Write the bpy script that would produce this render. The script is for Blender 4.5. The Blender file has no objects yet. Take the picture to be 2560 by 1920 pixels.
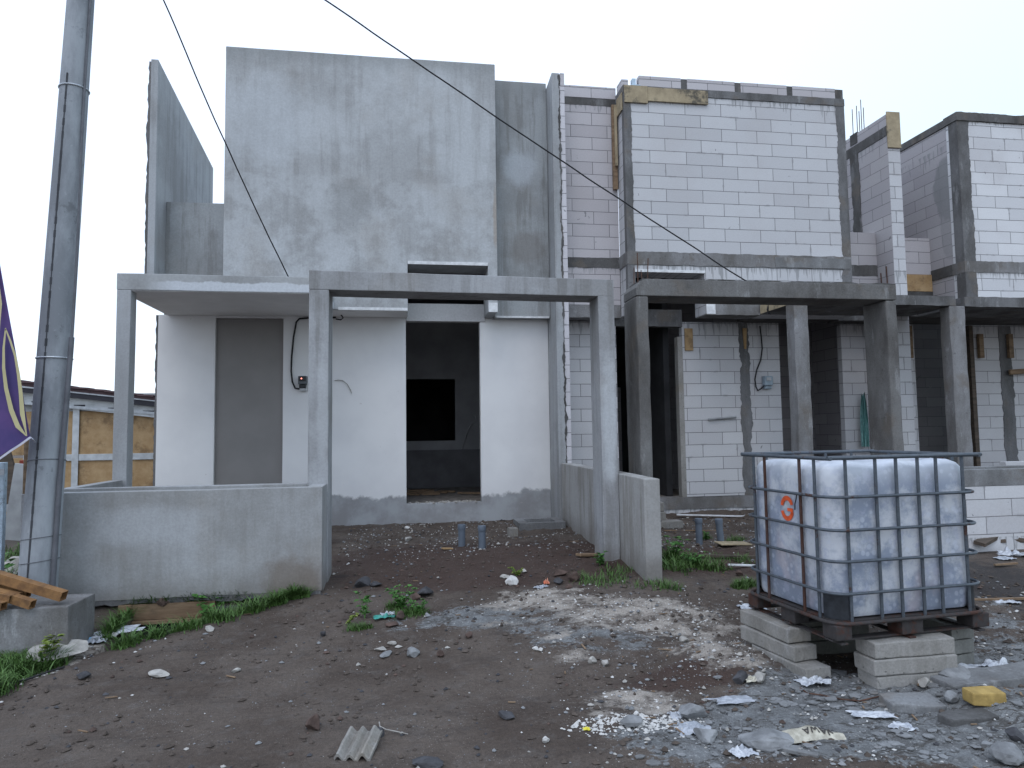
import bpy, bmesh, math, random
import numpy as np
from mathutils import Vector, Matrix, noise
random.seed(7)
S = bpy.context.scene
COL = S.collection
rad = math.radians
U = random.uniform

# ------------------------------------------------------------------ camera (surveyed from the photo)
F, CX, CY, EYE = 1750.0, 1280.0, 960.0, 1.42
def cam_rows(yaw, p, r):
    cy, sy = math.cos(yaw), math.sin(yaw); cp, sp = math.cos(p), math.sin(p); cr, sr = math.cos(r), math.sin(r)
    A = np.array([[cy, -sy, 0], [sy, cy, 0], [0, 0, 1]]); B = np.array([[1, 0, 0], [0, 0, -1], [0, 1, 0]])
    P = np.array([[1, 0, 0], [0, cp, sp], [0, -sp, cp]]); Q = np.array([[cr, -sr, 0], [sr, cr, 0], [0, 0, 1]])
    return Q @ P @ B @ A
CM = cam_rows(rad(9.0), rad(3.87), rad(-.82))
def ray(px, py): return CM.T @ np.array([(px - CX) / F, (py - CY) / F, 1.0])
def onY(px, py, Y):                       # survey point on the vertical plane Y
    d = ray(px, py) * 1.0; d = d * (Y / d[1]); return Vector((d[0], d[1], d[2] + EYE))
def sstep(a, b, t):
    t = min(1.0, max(0.0, (t - a) / (b - a))); return t * t * (3 - 2 * t)
RIM = [(-6, 4.3), (-2.65, 5.2), (-2.5, 5.7), (-2.36, 6.0), (-2.1, 6.2), (-1.75, 6.42), (-1.4, 6.66), (-1.1, 6.86), (-.8, 7.0)]
def rim_y(x):
    for (x0, y0), (x1, y1) in zip(RIM[:-1], RIM[1:]):
        if x0 <= x <= x1: return y0 + (y1 - y0) * (x - x0) / (x1 - x0)
    return 99
def hz(x, y, fine=True):
    z = -.29 + .31 * sstep(4.5, 7.6, y) + .04 * sstep(9, 10.8, y)
    z -= .14 * sstep(1.6, -2.2, x) * sstep(4.4, 6.6, y) * sstep(9.5, 7.5, y)
    z -= .07 * sstep(2.4, 3.4, x) * sstep(5.5, 7.5, y) * sstep(11, 9.5, y)
    z -= .05 * sstep(3.6, 2.4, y)
    if x < -.75 and y < 7.02:
        d = y - rim_y(x)
        if d > 0 and x > -2.42: z -= (.15 + .22 * sstep(-1.75, -2.15, x)) * sstep(0, .2, d) * sstep(-.75, -1.3, x)
        elif x <= -2.42: z -= .05 * sstep(4.6, 5.6, y)
    if y > 13 or x < -4.2 or x > 12:
        k = max(sstep(13, 16, y), sstep(-4.2, -6, x), sstep(12, 15, x)); z = z * (1 - k) + .0 * k
    # mounds
    for mx, my, r, h in ((2.3, 4.85, .45, .10), (1.55, 5.75, .4, .05), (2.2, 6.1, .5, .05), (1.25, 5.5, .35, .035), (2.1, 3.2, .5, .05), (-2.45, 5.55, .25, .07), (3.6, 3.9, .35, .05), (.35, 3.6, .7, -.02)):
        d2 = ((x - mx) ** 2 + (y - my) ** 2) / (r * r)
        if d2 < 6: z += h * math.exp(-d2 * 1.5)
    if fine and y < 14 and -6 < x < 9:
        v = Vector((x, y, 0))
        n = noise.noise(v * .9) * .028 + noise.noise(v * 2.7) * .016 + noise.noise(v * 7) * .010 + noise.noise(v * 15) * .006 + max(0, noise.noise(v * 11 + Vector((3, 3, 3))) - .25) * .03
        rgh = .6 + .8 * sstep(.6, 1.8, x) + .5 * sstep(8, 9.5, y)
        z += n * rgh
    return z
def G(px, py, up=0.0):                    # survey point on the ground
    d = ray(px, py); d = d / d[1]; y = 3.0
    for i in range(900):
        p = d * y
        if p[2] + EYE <= hz(p[0], p[1]): break
        y += .02
    return Vector((p[0], p[1], hz(p[0], p[1]) + up))

# ------------------------------------------------------------------ mesh helpers
class MB:
    def __init__(s): s.v = []; s.f = []
    def add(s, vs, fs):
        o = len(s.v); s.v += [tuple(v) for v in vs]; s.f += [tuple(i + o for i in f) for f in fs]
    def box(s, x0, x1, y0, y1, z0, z1):
        s.add([(x0, y0, z0), (x1, y0, z0), (x1, y1, z0), (x0, y1, z0), (x0, y0, z1), (x1, y0, z1), (x1, y1, z1), (x0, y1, z1)],
              [(0, 3, 2, 1), (4, 5, 6, 7), (0, 1, 5, 4), (1, 2, 6, 5), (2, 3, 7, 6), (3, 0, 4, 7)]); return s
    def obox(s, c, size, rot):            # oriented box, rot = Euler tuple
        from mathutils import Euler
        R = Euler(rot).to_matrix(); hx, hy, hz_ = [k / 2 for k in size]; c = Vector(c)
        vs = [c + R @ Vector((sx * hx, sy * hy, sz * hz_)) for sz in (-1, 1) for sx, sy in ((-1, -1), (1, -1), (1, 1), (-1, 1))]
        s.add(vs, [(0, 3, 2, 1), (4, 5, 6, 7), (0, 1, 5, 4), (1, 2, 6, 5), (2, 3, 7, 6), (3, 0, 4, 7)]); return s
    def tube(s, pts, r, n=8, closed=False, cap=True):
        pts = [Vector(p) for p in pts]; rings = []; m = len(pts); up = Vector((0, 0, 1)); prev = None
        for i, p in enumerate(pts):
            a = pts[(i - 1) % m] if (closed or i > 0) else p; b = pts[(i + 1) % m] if (closed or i < m - 1) else p
            t = (b - a).normalized()
            if prev is None:
                u = t.cross(up if abs(t.z) < .9 else Vector((1, 0, 0))).normalized()
            else: u = (prev - t * prev.dot(t)).normalized()
            prev = u; w = t.cross(u); rr = r[i] if isinstance(r, (list, tuple)) else r
            rings.append([p + (u * math.cos(2 * math.pi * k / n) + w * math.sin(2 * math.pi * k / n)) * rr for k in range(n)])
        vs = [v for R in rings for v in R]; fs = []
        for i in range(m if closed else m - 1):
            j = (i + 1) % m
            for k in range(n): fs.append((i * n + k, i * n + (k + 1) % n, j * n + (k + 1) % n, j * n + k))
        if cap and not closed: fs += [tuple(range(n - 1, -1, -1)), tuple(range((m - 1) * n, m * n))]
        s.add(vs, fs); return s
    def prism(s, poly, a, b, axis='y'):   # polygon in the plane across axis, from a to b
        def P(u, v, w): return (u, w, v) if axis == 'y' else ((w, u, v) if axis == 'x' else (u, v, w))
        n = len(poly); vs = [P(u, v, a) for u, v in poly] + [P(u, v, b) for u, v in poly]
        s.add(vs, [tuple(range(n)), tuple(range(2 * n - 1, n - 1, -1))] + [(i, i + n, (i + 1) % n + n, (i + 1) % n) for i in range(n)]); return s
    def gbox(s, x0, x1, y0, y1, z0, z1, seg=.22, hole=None):   # box with gridded faces (for wobble)
        def cuts(a, b):
            n = max(1, int(round((b - a) / seg))); return [a + (b - a) * i / n for i in range(n + 1)]
        X, Y, Z = cuts(x0, x1), cuts(y0, y1), cuts(z0, z1)
        def face(A, B, fn, flip):
            na, nb = len(A), len(B); vs = [fn(a, b) for a in A for b in B]; fs = []
            for i in range(na - 1):
                for j in range(nb - 1):
                    q = (i * nb + j, (i + 1) * nb + j, (i + 1) * nb + j + 1, i * nb + j + 1); fs.append(q[::-1] if flip else q)
            s.add(vs, fs)
        face(X, Z, lambda a, b: (a, y0, b), False); face(X, Z, lambda a, b: (a, y1, b), True)
        face(Y, Z, lambda a, b: (x0, a, b), True); face(Y, Z, lambda a, b: (x1, a, b), False)
        face(X, Y, lambda a, b: (a, b, z0), True); face(X, Y, lambda a, b: (a, b, z1), False); return s
    def wall(s, x0, x1, y0, y1, z0, z1, holes=(), seg=.25):    # wall in XZ with rectangular holes (hx0,hx1,hz0,hz1)
        xs = {x0, x1}; zs = {z0, z1}
        for h in holes: xs |= {max(x0, h[0]), min(x1, h[1])}; zs |= {max(z0, h[2]), min(z1, h[3])}
        def dens(c):
            c = sorted(c); o = []
            for a, b in zip(c[:-1], c[1:]):
                n = max(1, int(round((b - a) / seg))); o += [a + (b - a) * i / n for i in range(n)]
            return o + [c[-1]]
        xs = dens(xs); zs = dens(zs)
        def solid(i, j):
            if i < 0 or j < 0 or i >= len(xs) - 1 or j >= len(zs) - 1: return False
            cx = (xs[i] + xs[i + 1]) / 2; cz = (zs[j] + zs[j + 1]) / 2
            return not any(h[0] < cx < h[1] and h[2] < cz < h[3] for h in holes)
        for i in range(len(xs) - 1):
            for j in range(len(zs) - 1):
                if not solid(i, j): continue
                a, b, c, d = xs[i], xs[i + 1], zs[j], zs[j + 1]
                s.add([(a, y0, c), (b, y0, c), (b, y0, d), (a, y0, d)], [(0, 1, 2, 3)])
                s.add([(a, y1, c), (b, y1, c), (b, y1, d), (a, y1, d)], [(3, 2, 1, 0)])
                if not solid(i - 1, j): s.add([(a, y0, c), (a, y0, d), (a, y1, d), (a, y1, c)], [(0, 1, 2, 3)])
                if not solid(i + 1, j): s.add([(b, y0, c), (b, y0, d), (b, y1, d), (b, y1, c)], [(3, 2, 1, 0)])
                if not solid(i, j - 1): s.add([(a, y0, c), (b, y0, c), (b, y1, c), (a, y1, c)], [(3, 2, 1, 0)])
                if not solid(i, j + 1): s.add([(a, y0, d), (b, y0, d), (b, y1, d), (a, y1, d)], [(0, 1, 2, 3)])
        return s
    def build(s, name, m, parent=None, bevel=0, wob=0, smooth=False, wf=1.3, merge=True):
        me = bpy.data.meshes.new(name); me.from_pydata(s.v, [], s.f)
        bm = bmesh.new(); bm.from_mesh(me)
        if merge: bmesh.ops.remove_doubles(bm, verts=bm.verts, dist=.0004)
        if wob:
            for v in bm.verts:
                q = v.co * wf; v.co += Vector((noise.noise(q), noise.noise(q + Vector((31, 7, 3))), noise.noise(q + Vector((5, 41, 17))))) * wob
                q = v.co * wf * 6; v.co += Vector((noise.noise(q), noise.noise(q + Vector((31, 7, 3))), noise.noise(q + Vector((5, 41, 17))))) * wob * .35
        if bevel:
            bm.normal_update()
            es = [e for e in bm.edges if len(e.link_faces) == 2 and e.calc_face_angle(0) > .7]
            bmesh.ops.bevel(bm, geom=es, offset=bevel, segments=2, affect='EDGES', profile=.6, clamp_overlap=True)
        if smooth:
            for f in bm.faces: f.smooth = True
        bmesh.ops.recalc_face_normals(bm, faces=bm.faces) if merge else None
        bm.to_mesh(me); bm.free()
        o = bpy.data.objects.new(name, me); COL.objects.link(o)
        if m: me.materials.append(m)
        if smooth: me.set_sharp_from_angle(angle=rad(40))
        if parent: attach(o, parent)
        return o
def attach(o, parent):
    o.parent = parent
    if parent.type == 'EMPTY' or True:
        o.matrix_parent_inverse = Matrix.Translation(parent_world(parent)).inverted() if o.data is not None else Matrix()
def parent_world(p):
    v = Vector(p.location); q = p
    while q.parent: q = q.parent; v += Vector(q.location)
    return v
def tag(o, label=None, cat=None, group=None, kind=None):
    if label: o['label'] = label
    if cat: o['category'] = cat
    if group: o['group'] = group
    if kind: o['kind'] = kind
    return o
def thing(name, label, cat, loc=(0, 0, 0), group=None):
    o = bpy.data.objects.new(name, None); o.location = loc; o.empty_display_size = .2; COL.objects.link(o)
    return tag(o, label, cat, group)
def jag_strip(x0, x1, y0, y1, z0, z1, amp=.02, step=.04, axis='x', seed=0, e0=True, e1=True):
    """upright strip with ragged long edges, axis = horizontal direction of its face"""
    rnd = random.Random(seed); m = MB(); n = max(2, int((z1 - z0) / step)); L = []; R = []
    for i in range(n + 1):
        z = z0 + (z1 - z0) * i / n
        L.append((x0 + (amp * (rnd.random() - .5) * .7 + amp * 1.5 * noise.noise(Vector((seed, z * 2.2, 0))) + amp * noise.noise(Vector((seed, z * 9, 3)))) * e0, z)); R.append((x1 + (amp * (rnd.random() - .5) * .7 + amp * 1.5 * noise.noise(Vector((seed + 9, z * 2.2, 0))) + amp * noise.noise(Vector((seed + 9, z * 9, 3)))) * e1, z))
    return m.prism_strip(L, R, y0, y1, axis)
def prism_strip(s, L, R, a, b, axis):
    def P(u, z, w): return (u, w, z) if axis == 'x' else (w, u, z)
    n = len(L); vs = []
    for (l, z), (r, z2) in zip(L, R): vs += [P(l, z, a), P(r, z2, a), P(r, z2, b), P(l, z, b)]
    fs = [(0, 3, 2, 1), tuple(4 * (n - 1) + k for k in (0, 1, 2, 3))]
    for i in range(n - 1):
        o = 4 * i
        for k in range(4): fs.append((o + k, o + (k + 1) % 4, o + 4 + (k + 1) % 4, o + 4 + k))
    s.add(vs, fs); return s
MB.prism_strip = prism_strip
def jag_bar(x0, x1, y0, y1, z0, z1, amp=.015, step=.05, seed=0, top=True, bot=True):
    """horizontal bar facing -Y with ragged top/bottom edges"""
    rnd = random.Random(seed); m = MB(); n = max(2, int((x1 - x0) / step)); vs = []
    for i in range(n + 1):
        x = x0 + (x1 - x0) * i / n; b = z0 + amp * ((rnd.random() - .5) * .8 + 1.3 * noise.noise(Vector((x * 4, seed, 0)))) * bot; t = z1 + amp * ((rnd.random() - .5) * .8 + 1.3 * noise.noise(Vector((x * 4, seed, 7)))) * top
        vs += [(x, y0, b), (x, y0, t), (x, y1, t), (x, y1, b)]
    fs = [(0, 1, 2, 3), tuple(4 * n + k for k in (3, 2, 1, 0))]
    for i in range(n):
        o = 4 * i
        for k in range(4): fs.append((o + k, o + 4 + k, o + 4 + (k + 1) % 4, o + (k + 1) % 4))
    m.add(vs, fs); return m

# ------------------------------------------------------------------ material helpers
class NB:
    def __init__(s, name):
        s.m = bpy.data.materials.new(name); s.m.use_nodes = True; s.nt = s.m.node_tree
        s.b = s.nt.nodes['Principled BSDF']; s.geo = None
    def n(s, t, ins=None, **props):
        nd = s.nt.nodes.new(t)
        for k, v in props.items(): setattr(nd, k, v)
        for k, v in (ins or {}).items(): s.set(nd.inputs[k], v)
        return nd
    def set(s, sock, v):
        if hasattr(v, 'links') and hasattr(v, 'is_output'): s.nt.links.new(v, sock)
        elif isinstance(v, (tuple, list)) and sock.type == 'RGBA': sock.default_value = tuple(v)[:3] + (1,)
        else: sock.default_value = v
    def pos(s):
        if s.geo is None: s.geo = s.nt.nodes.new('ShaderNodeNewGeometry')
        return s.geo.outputs['Position']
    def opos(s): return s.n('ShaderNodeTexCoord').outputs['Object']
    def sep(s, v): return s.n('ShaderNodeSeparateXYZ', {0: v}).outputs
    def comb(s, x, y, z): return s.n('ShaderNodeCombineXYZ', {0: x, 1: y, 2: z}).outputs[0]
    def scale(s, v, k): return s.n('ShaderNodeVectorMath', {0: v, 1: k}, operation='MULTIPLY').outputs[0]
    def noise(s, v, sc, det=4, ro=.55, out='Fac', dist=0): return s.n('ShaderNodeTexNoise', {'Vector': v, 'Scale': sc, 'Detail': det, 'Roughness': ro, 'Distortion': dist}).outputs[out]
    def voro(s, v, sc, feat='F1', out='Distance'): return s.n('ShaderNodeTexVoronoi', {'Vector': v, 'Scale': sc}, feature=feat).outputs[out]
    def m_(s, op, a, b=0.0, c=0.0, clamp=False): return s.n('ShaderNodeMath', {0: a, 1: b, 2: c}, operation=op, use_clamp=clamp).outputs[0]
    def mr(s, v, a, b, c=0.0, d=1.0, smooth=True): return s.n('ShaderNodeMapRange', {'Value': v, 'From Min': a, 'From Max': b, 'To Min': c, 'To Max': d}, interpolation_type='SMOOTHSTEP' if smooth else 'LINEAR').outputs[0]
    def mix(s, f, a, b, mode='MIX'):
        nd = s.n('ShaderNodeMix', data_type='RGBA', blend_type=mode); s.set(nd.inputs[0], f); s.set(nd.inputs[6], a); s.set(nd.inputs[7], b); return nd.outputs[2]
    def val(s, c, v):                      # multiply a colour by a value socket
        return s.n('ShaderNodeVectorMath', {0: c, 1: s.comb(v, v, v)}, operation='MULTIPLY').outputs[0]
    def bump(s, h, st=.3, d=.01): s.set(s.b.inputs['Normal'], s.n('ShaderNodeBump', {'Height': h, 'Strength': st, 'Distance': d}).outputs[0])
    def done(s, col=None, rough=.8, metal=0, spec=.3):
        if col is not None: s.set(s.b.inputs['Base Color'], col)
        s.set(s.b.inputs['Roughness'], rough); s.set(s.b.inputs['Metallic'], metal); s.set(s.b.inputs['Specular IOR Level'], spec); return s.m
    def blob(s, c, r, e0=1.0, e1=.4, wob=.35):
        p = s.pos(); d = s.n('ShaderNodeVectorMath', {0: p, 1: c}, operation='SUBTRACT').outputs[0]
        d = s.n('ShaderNodeVectorMath', {0: d, 1: tuple(1 / k for k in r)}, operation='MULTIPLY').outputs[0]
        l = s.n('ShaderNodeVectorMath', {0: d}, operation='LENGTH').outputs['Value']
        l = s.m_('ADD', l, s.m_('MULTIPLY', s.m_('SUBTRACT', s.noise(p, 4.5, 5, .65), .5), wob * 3))
        return s.mr(l, e0, e1)
def simple(name, c, rough=.6, metal=0, var=.15, sc=8, spec=.3, bump=.0, c2=None, obj=False):
    b = NB(name); p = b.opos() if obj else b.pos(); n = b.noise(p, sc, 5, .6)
    col = b.mix(b.mr(n, .3, .7), tuple(k * (1 - var) for k in c), c2 or tuple(min(1, k * (1 + var)) for k in c))
    if bump: b.bump(b.noise(p, sc * 6, 4), bump, .006)
    return b.done(col, rough, metal, spec)
def plaster(name, light=(.40, .415, .43), dark=(.29, .295, .295), ztop=None, zbot=None, blobs=(), streak=.5, hline=None, seed=0):
    b = NB(name); p0 = b.pos(); p = b.n('ShaderNodeVectorMath', {0: p0, 1: (seed * 3.1, seed * 1.7, seed)}, operation='ADD').outputs[0]; z = b.sep(p0)[2]
    big = b.mr(b.noise(p, .8, 7, .68), .40, .62); st = b.mr(b.noise(b.scale(p, (6.5, 6.5, .5)), 1.0, 6, .68), .46, .64)
    f = b.m_('ADD', b.m_('MULTIPLY', big, .65), b.m_('MULTIPLY', st, streak), clamp=True)
    if hline is not None:                  # below this level the trowelled coat is blotchier
        lo = b.mr(b.m_('ADD', z, b.m_('MULTIPLY', b.m_('SUBTRACT', b.noise(p, 1.6, 4), .5), .35)), hline + .03, hline - .06)
        bl = b.mr(b.noise(p, 2.1, 6, .7), .44, .60)
        f = b.m_('ADD', b.m_('MULTIPLY', f, b.m_('SUBTRACT', 1.0, b.m_('MULTIPLY', lo, .45))), b.m_('MULTIPLY', b.m_('MULTIPLY', lo, bl), .55), clamp=True)
    col = b.mix(f, light, dark)
    warm = b.mr(b.noise(p, 1.3, 4, .6), .5, .72); col = b.mix(b.m_('MULTIPLY', warm, .35), col, (.30, .285, .265))
    if ztop is not None:
        t = b.mr(b.m_('ADD', z, b.m_('MULTIPLY', b.m_('SUBTRACT', b.noise(b.scale(p, (3, 3, .5)), 1.2, 5), .5), .55)), ztop - .34, ztop - .02)
        col = b.mix(b.m_('MULTIPLY', t, .55), col, (.225, .235, .235))
    if zbot is not None:
        t = b.mr(b.m_('ADD', z, b.m_('MULTIPLY', b.m_('SUBTRACT', b.noise(p, 2.2, 5), .5), .5)), zbot + .34, zbot)
        col = b.mix(b.m_('MULTIPLY', t, .6), col, (.15, .135, .12))
    for c, r, cc, k in blobs: col = b.mix(b.m_('MULTIPLY', b.blob(c, r), k), col, cc)
    fine = b.noise(p, 42, 4, .7); col = b.val(col, b.mr(fine, .2, .8, .9, 1.1))
    h = b.m_('ADD', b.noise(p, 9, 5, .6), b.m_('MULTIPLY', b.noise(p, 70, 3), .25)); b.bump(h, .35, .012)
    return b.done(col, .88, 0, .2)
def blocks(name, c1=(.54, .546, .563), c2=(.465, .468, .485), drips=(), off=(0, 0, 0), dirt=.25, blobs=(), sx=1):
    b = NB(name); p = b.pos(); P = b.sep(p); N = b.sep(b.geo.outputs['Normal'])
    ax = b.m_('GREATER_THAN', b.m_('ABSOLUTE', N[0]), .5); az = b.m_('GREATER_THAN', b.m_('ABSOLUTE', N[2]), .7)
    u = b.m_('ADD', b.m_('MULTIPLY', P[0], b.m_('SUBTRACT', 1.0, ax)), b.m_('MULTIPLY', P[1], ax)); v = b.m_('ADD', b.m_('MULTIPLY', P[2], b.m_('SUBTRACT', 1.0, az)), b.m_('MULTIPLY', P[1], az))
    w = b.noise(p, 1.7, 3); jit = b.m_('MULTIPLY', b.m_('SUBTRACT', w, .5), .012)
    uv = b.comb(b.m_('ADD', u, off[0]), b.m_('ADD', b.m_('ADD', v, off[2]), jit), 0.0)
    def brick(mort, sm): return b.n('ShaderNodeTexBrick', {'Vector': uv, 'Color1': c1, 'Color2': c2, 'Mortar': (.2, .2, .205), 'Scale': 1.0, 'Mortar Size': mort, 'Mortar Smooth': sm, 'Bias': .1, 'Brick Width': .603, 'Row Height': .2025}, offset=.42, offset_frequency=2)
    br = brick(.0046, .12); col = br.outputs['Color']; joint = br.outputs['Fac']
    # joints vanish here and there, or are buttered thick and grey
    thick = brick(.026, .6).outputs['Fac']; tm = b.mr(b.noise(p, 3.1, 5, .65), .575, .635)
    col = b.mix(b.m_('MULTIPLY', b.m_('MULTIPLY', thick, tm), .8), col, (.36, .36, .37))
    col = b.mix(b.m_('MULTIPLY', joint, b.mr(b.noise(p, 2.2, 4), .3, .55, .35, .9)), col, (.13, .13, .135))
    g = b.mr(b.noise(p, 1.1, 6, .65), .42, .75); col = b.mix(b.m_('MULTIPLY', g, dirt), col, (.40, .37, .37))
    sp = b.mr(b.noise(p, 15, 5, .7), .67, .71); col = b.mix(b.m_('MULTIPLY', sp, .35), col, (.30, .30, .31))
    chips = b.mr(b.noise(p, 7.5, 3, .5, dist=1.2), .735, .75); col = b.mix(b.m_('MULTIPLY', chips, .75), col, (.17, .17, .18))
    for zt, ln in drips:
        nn = b.noise(b.comb(b.m_('MULTIPLY', u, 13.0), 0.0, zt), 1.0, 3, .6); L = b.m_('MULTIPLY', b.mr(nn, .42, .72), ln)
        k = b.m_('MULTIPLY', b.m_('LESS_THAN', P[2], zt + .01), b.mr(b.m_('SUBTRACT', b.m_('SUBTRACT', zt, P[2]), L), .0, -.02))
        k = b.m_('MULTIPLY', k, b.mr(b.noise(b.comb(b.m_('MULTIPLY', u, 30.0), 0.0, b.m_('MULTIPLY', P[2], 2.0)), 1.0, 2), .36, .56))
        col = b.mix(b.m_('MULTIPLY', k, .72), col, (.24, .245, .25))
    for c, r, cc, k in blobs: col = b.mix(b.m_('MULTIPLY', b.blob(c, r, 1.0, .85, .15), k), col, cc)
    col = b.val(col, b.mr(b.noise(p, 55, 3, .7), .2, .8, .93, 1.06))
    b.bump(b.m_('SUBTRACT', b.m_('MULTIPLY', b.noise(p, 30, 4), .35), joint), .5, .006)
    return b.done(col, .92, 0, .12)
def concrete(name, a=(.165, .165, .168), c=(.085, .083, .082), pale=.35, seed=0, warm=(.15, .13, .11)):
    b = NB(name); p = b.n('ShaderNodeVectorMath', {0: b.pos(), 1: (seed * 2.3, seed, seed * .7)}, operation='ADD').outputs[0]
    f = b.mr(b.noise(b.scale(p, (1.6, 1.6, .7)), 1.4, 6, .65), .34, .66); col = b.mix(f, a, c)
    col = b.mix(b.m_('MULTIPLY', b.mr(b.noise(p, 2.3, 4), .55, .7), .6), col, warm)
    pl = b.mr(b.noise(b.scale(p, (4.5, 4.5, 1.3)), 1.2, 6, .75), .56, .68); col = b.mix(b.m_('MULTIPLY', pl, pale), col, (.40, .41, .42))
    pits = b.mr(b.noise(p, 28, 3, .6), .66, .72); col = b.mix(b.m_('MULTIPLY', pits, .5), col, (.05, .05, .05))
    col = b.val(col, b.mr(b.noise(p, 60, 3, .7), .2, .8, .85, 1.15))
    b.bump(b.m_('ADD', b.noise(p, 12, 6, .7), b.m_('MULTIPLY', pits, -.5)), .6, .015)
    return b.done(col, .9, 0, .2)
def wood(name, a=(.36, .25, .13), c=(.20, .13, .07), stain=(.07, .06, .05), k=.5, axis=(2, 14, 14)):
    b = NB(name); p = b.pos(); g = b.noise(b.scale(p, axis), 1.5, 5, .65); col = b.mix(b.mr(g, .3, .7), a, c)
    col = b.mix(b.m_('MULTIPLY', b.mr(b.noise(p, 3.2, 6, .7), .5, .66), k), col, stain); b.bump(g, .3, .006)
    return b.done(col, .75, 0, .25)
def metal_paint(name, c, rust=.35, rough=.5, sc=5):
    b = NB(name); p = b.pos(); r = b.mr(b.noise(p, sc, 6, .75), .62 - rust * .25, .70 - rust * .2)
    col = b.mix(r, c, (.06, .027, .019)); col = b.val(col, b.mr(b.noise(p, 30, 3), .2, .8, .8, 1.15))
    b.bump(b.noise(p, 60, 3), .2, .003); return b.done(col, b.mr(r, 0, 1, rough, .85), b.mr(r, 0, 1, .35, .0), .4)

GREY = dict(light=(.43, .448, .463), dark=(.295, .30, .302))
M = {}
M['block_plaster'] = plaster('block_plaster', ztop=7.0, hline=5.18, streak=.42, blobs=[((-.72, 10.2, 4.75), (.42, .6, .55), (.235, .24, .24), .55), ((.4, 10.2, 5.2), (.55, .5, .14), (.25, .25, .25), .3), ((-1.9, 10.2, 5.9), (.8, .6, .9), (.45, .475, .50), .6), ((1.4, 10.2, 4.6), (.05, .3, .6), (.30, .25, .20), .6)], **GREY)
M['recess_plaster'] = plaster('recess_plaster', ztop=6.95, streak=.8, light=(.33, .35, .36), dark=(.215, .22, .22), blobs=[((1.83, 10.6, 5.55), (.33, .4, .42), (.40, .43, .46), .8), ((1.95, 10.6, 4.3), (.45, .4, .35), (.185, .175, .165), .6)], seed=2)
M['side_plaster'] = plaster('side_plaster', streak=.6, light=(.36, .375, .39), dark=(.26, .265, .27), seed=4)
M['canopy_plaster'] = plaster('canopy_plaster', light=(.40, .415, .43), dark=(.30, .305, .31), streak=.2, seed=5)
def fascia_mat():
    b = NB('fascia_plaster'); p = b.pos(); P = b.sep(p); e = b.m_('ADD', P[2], b.m_('MULTIPLY', b.m_('SUBTRACT', b.noise(b.scale(p, (1, 1, .2)), 2.6, 5, .65), .5), .16)); k = b.m_('MULTIPLY', b.mr(e, 3.315, 3.295), b.mr(P[0], -3.1, -2.7))
    col = b.mix(b.mr(b.noise(p, 1.5, 5), .4, .6), (.37, .38, .385), (.29, .295, .295)); col = b.mix(k, col, (.53, .555, .585)); col = b.val(col, b.mr(b.noise(p, 30, 4), .2, .8, .92, 1.08)); b.bump(b.noise(p, 30, 4), .25, .008); return b.done(col, .85, 0, .2)
M['fascia_plaster'] = fascia_mat()
M['portal_plaster'] = plaster('portal_plaster', light=(.35, .36, .375), dark=(.215, .215, .215), streak=.6, zbot=-.1, seed=6, blobs=[((2.25, 7.4, 1.5), (.1, .4, .9), (.47, .49, .51), .6), ((-.8, 7.4, 1.7), (.08, .3, .7), (.45, .47, .49), .5)])
M['fence_plaster'] = plaster('fence_plaster', light=(.345, .355, .365), dark=(.245, .245, .24), streak=.3, zbot=-.12, seed=7, blobs=[((-1.0, 7.0, .0), (.35, .4, .4), (.16, .13, .105), .7), ((-2.3, 7.0, .6), (.7, .4, .25), (.43, .45, .475), .5)])
M['wing_plaster'] = plaster('wing_plaster', light=(.36, .36, .355), dark=(.25, .24, .225), streak=.9, zbot=.0, seed=8)
def white_wall():
    b = NB('white_wall'); p = b.pos(); z = b.sep(p)[2]
    e = b.m_('ADD', z, b.m_('MULTIPLY', b.m_('SUBTRACT', b.noise(b.scale(p, (1, 1, .6)), 1.9, 5, .62), .5), .42))
    e = b.m_('ADD', e, b.m_('MULTIPLY', b.m_('SUBTRACT', b.noise(p, 9, 5, .75), .5), .12)); k = b.mr(e, .445, .50)
    wh = b.mix(b.mr(b.noise(p, 1.2, 4), .35, .7), (.735, .735, .735), (.665, .665, .67)); gr = b.mix(b.mr(b.noise(p, 2.0, 6, .65), .35, .65), (.36, .375, .39), (.26, .26, .265))
    col = b.mix(k, gr, wh); dots = b.mr(b.noise(p, 11, 2, .3), .775, .785); col = b.mix(b.m_('MULTIPLY', dots, .35), col, (.4, .37, .35))
    b.bump(b.noise(p, 35, 4), .12, .006); return b.done(col, .8, 0, .25)
M['white_wall'] = white_wall()
M['white_soffit'] = simple('white_soffit', (.80, .79, .78), .85, var=.06, sc=2)
M['grey_paint'] = simple('grey_paint', (.235, .225, .217), .7, var=.05, sc=2)
M['white_edge'] = simple('white_edge', (.62, .63, .64), .8, var=.15, sc=14)
M['soffit'] = plaster('soffit', light=(.50, .505, .51), dark=(.42, .42, .42), streak=.0, seed=9)
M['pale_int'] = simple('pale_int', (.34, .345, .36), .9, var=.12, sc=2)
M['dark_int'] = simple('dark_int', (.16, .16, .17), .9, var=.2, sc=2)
M['shade_black'] = simple('shade_black', (.03, .03, .032), .95, var=.3, sc=2)  # near-black colour stands in for deep shade in rooms and hollows
M['int_floor'] = simple('int_floor', (.18, .165, .15), .95, var=.4, sc=9, bump=.4)
M['blk'] = blocks('blk', drips=[(3.955, .36), (6.68, .22)], off=(.12, 0, .10))
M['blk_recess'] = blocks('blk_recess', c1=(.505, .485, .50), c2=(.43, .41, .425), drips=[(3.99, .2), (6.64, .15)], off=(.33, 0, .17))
M['blk_low'] = blocks('blk_low', c1=(.56, .562, .575), c2=(.48, .48, .495), drips=[(.10, .16), (3.2, .35)], off=(.5, 0, .06), dirt=.3)
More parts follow.
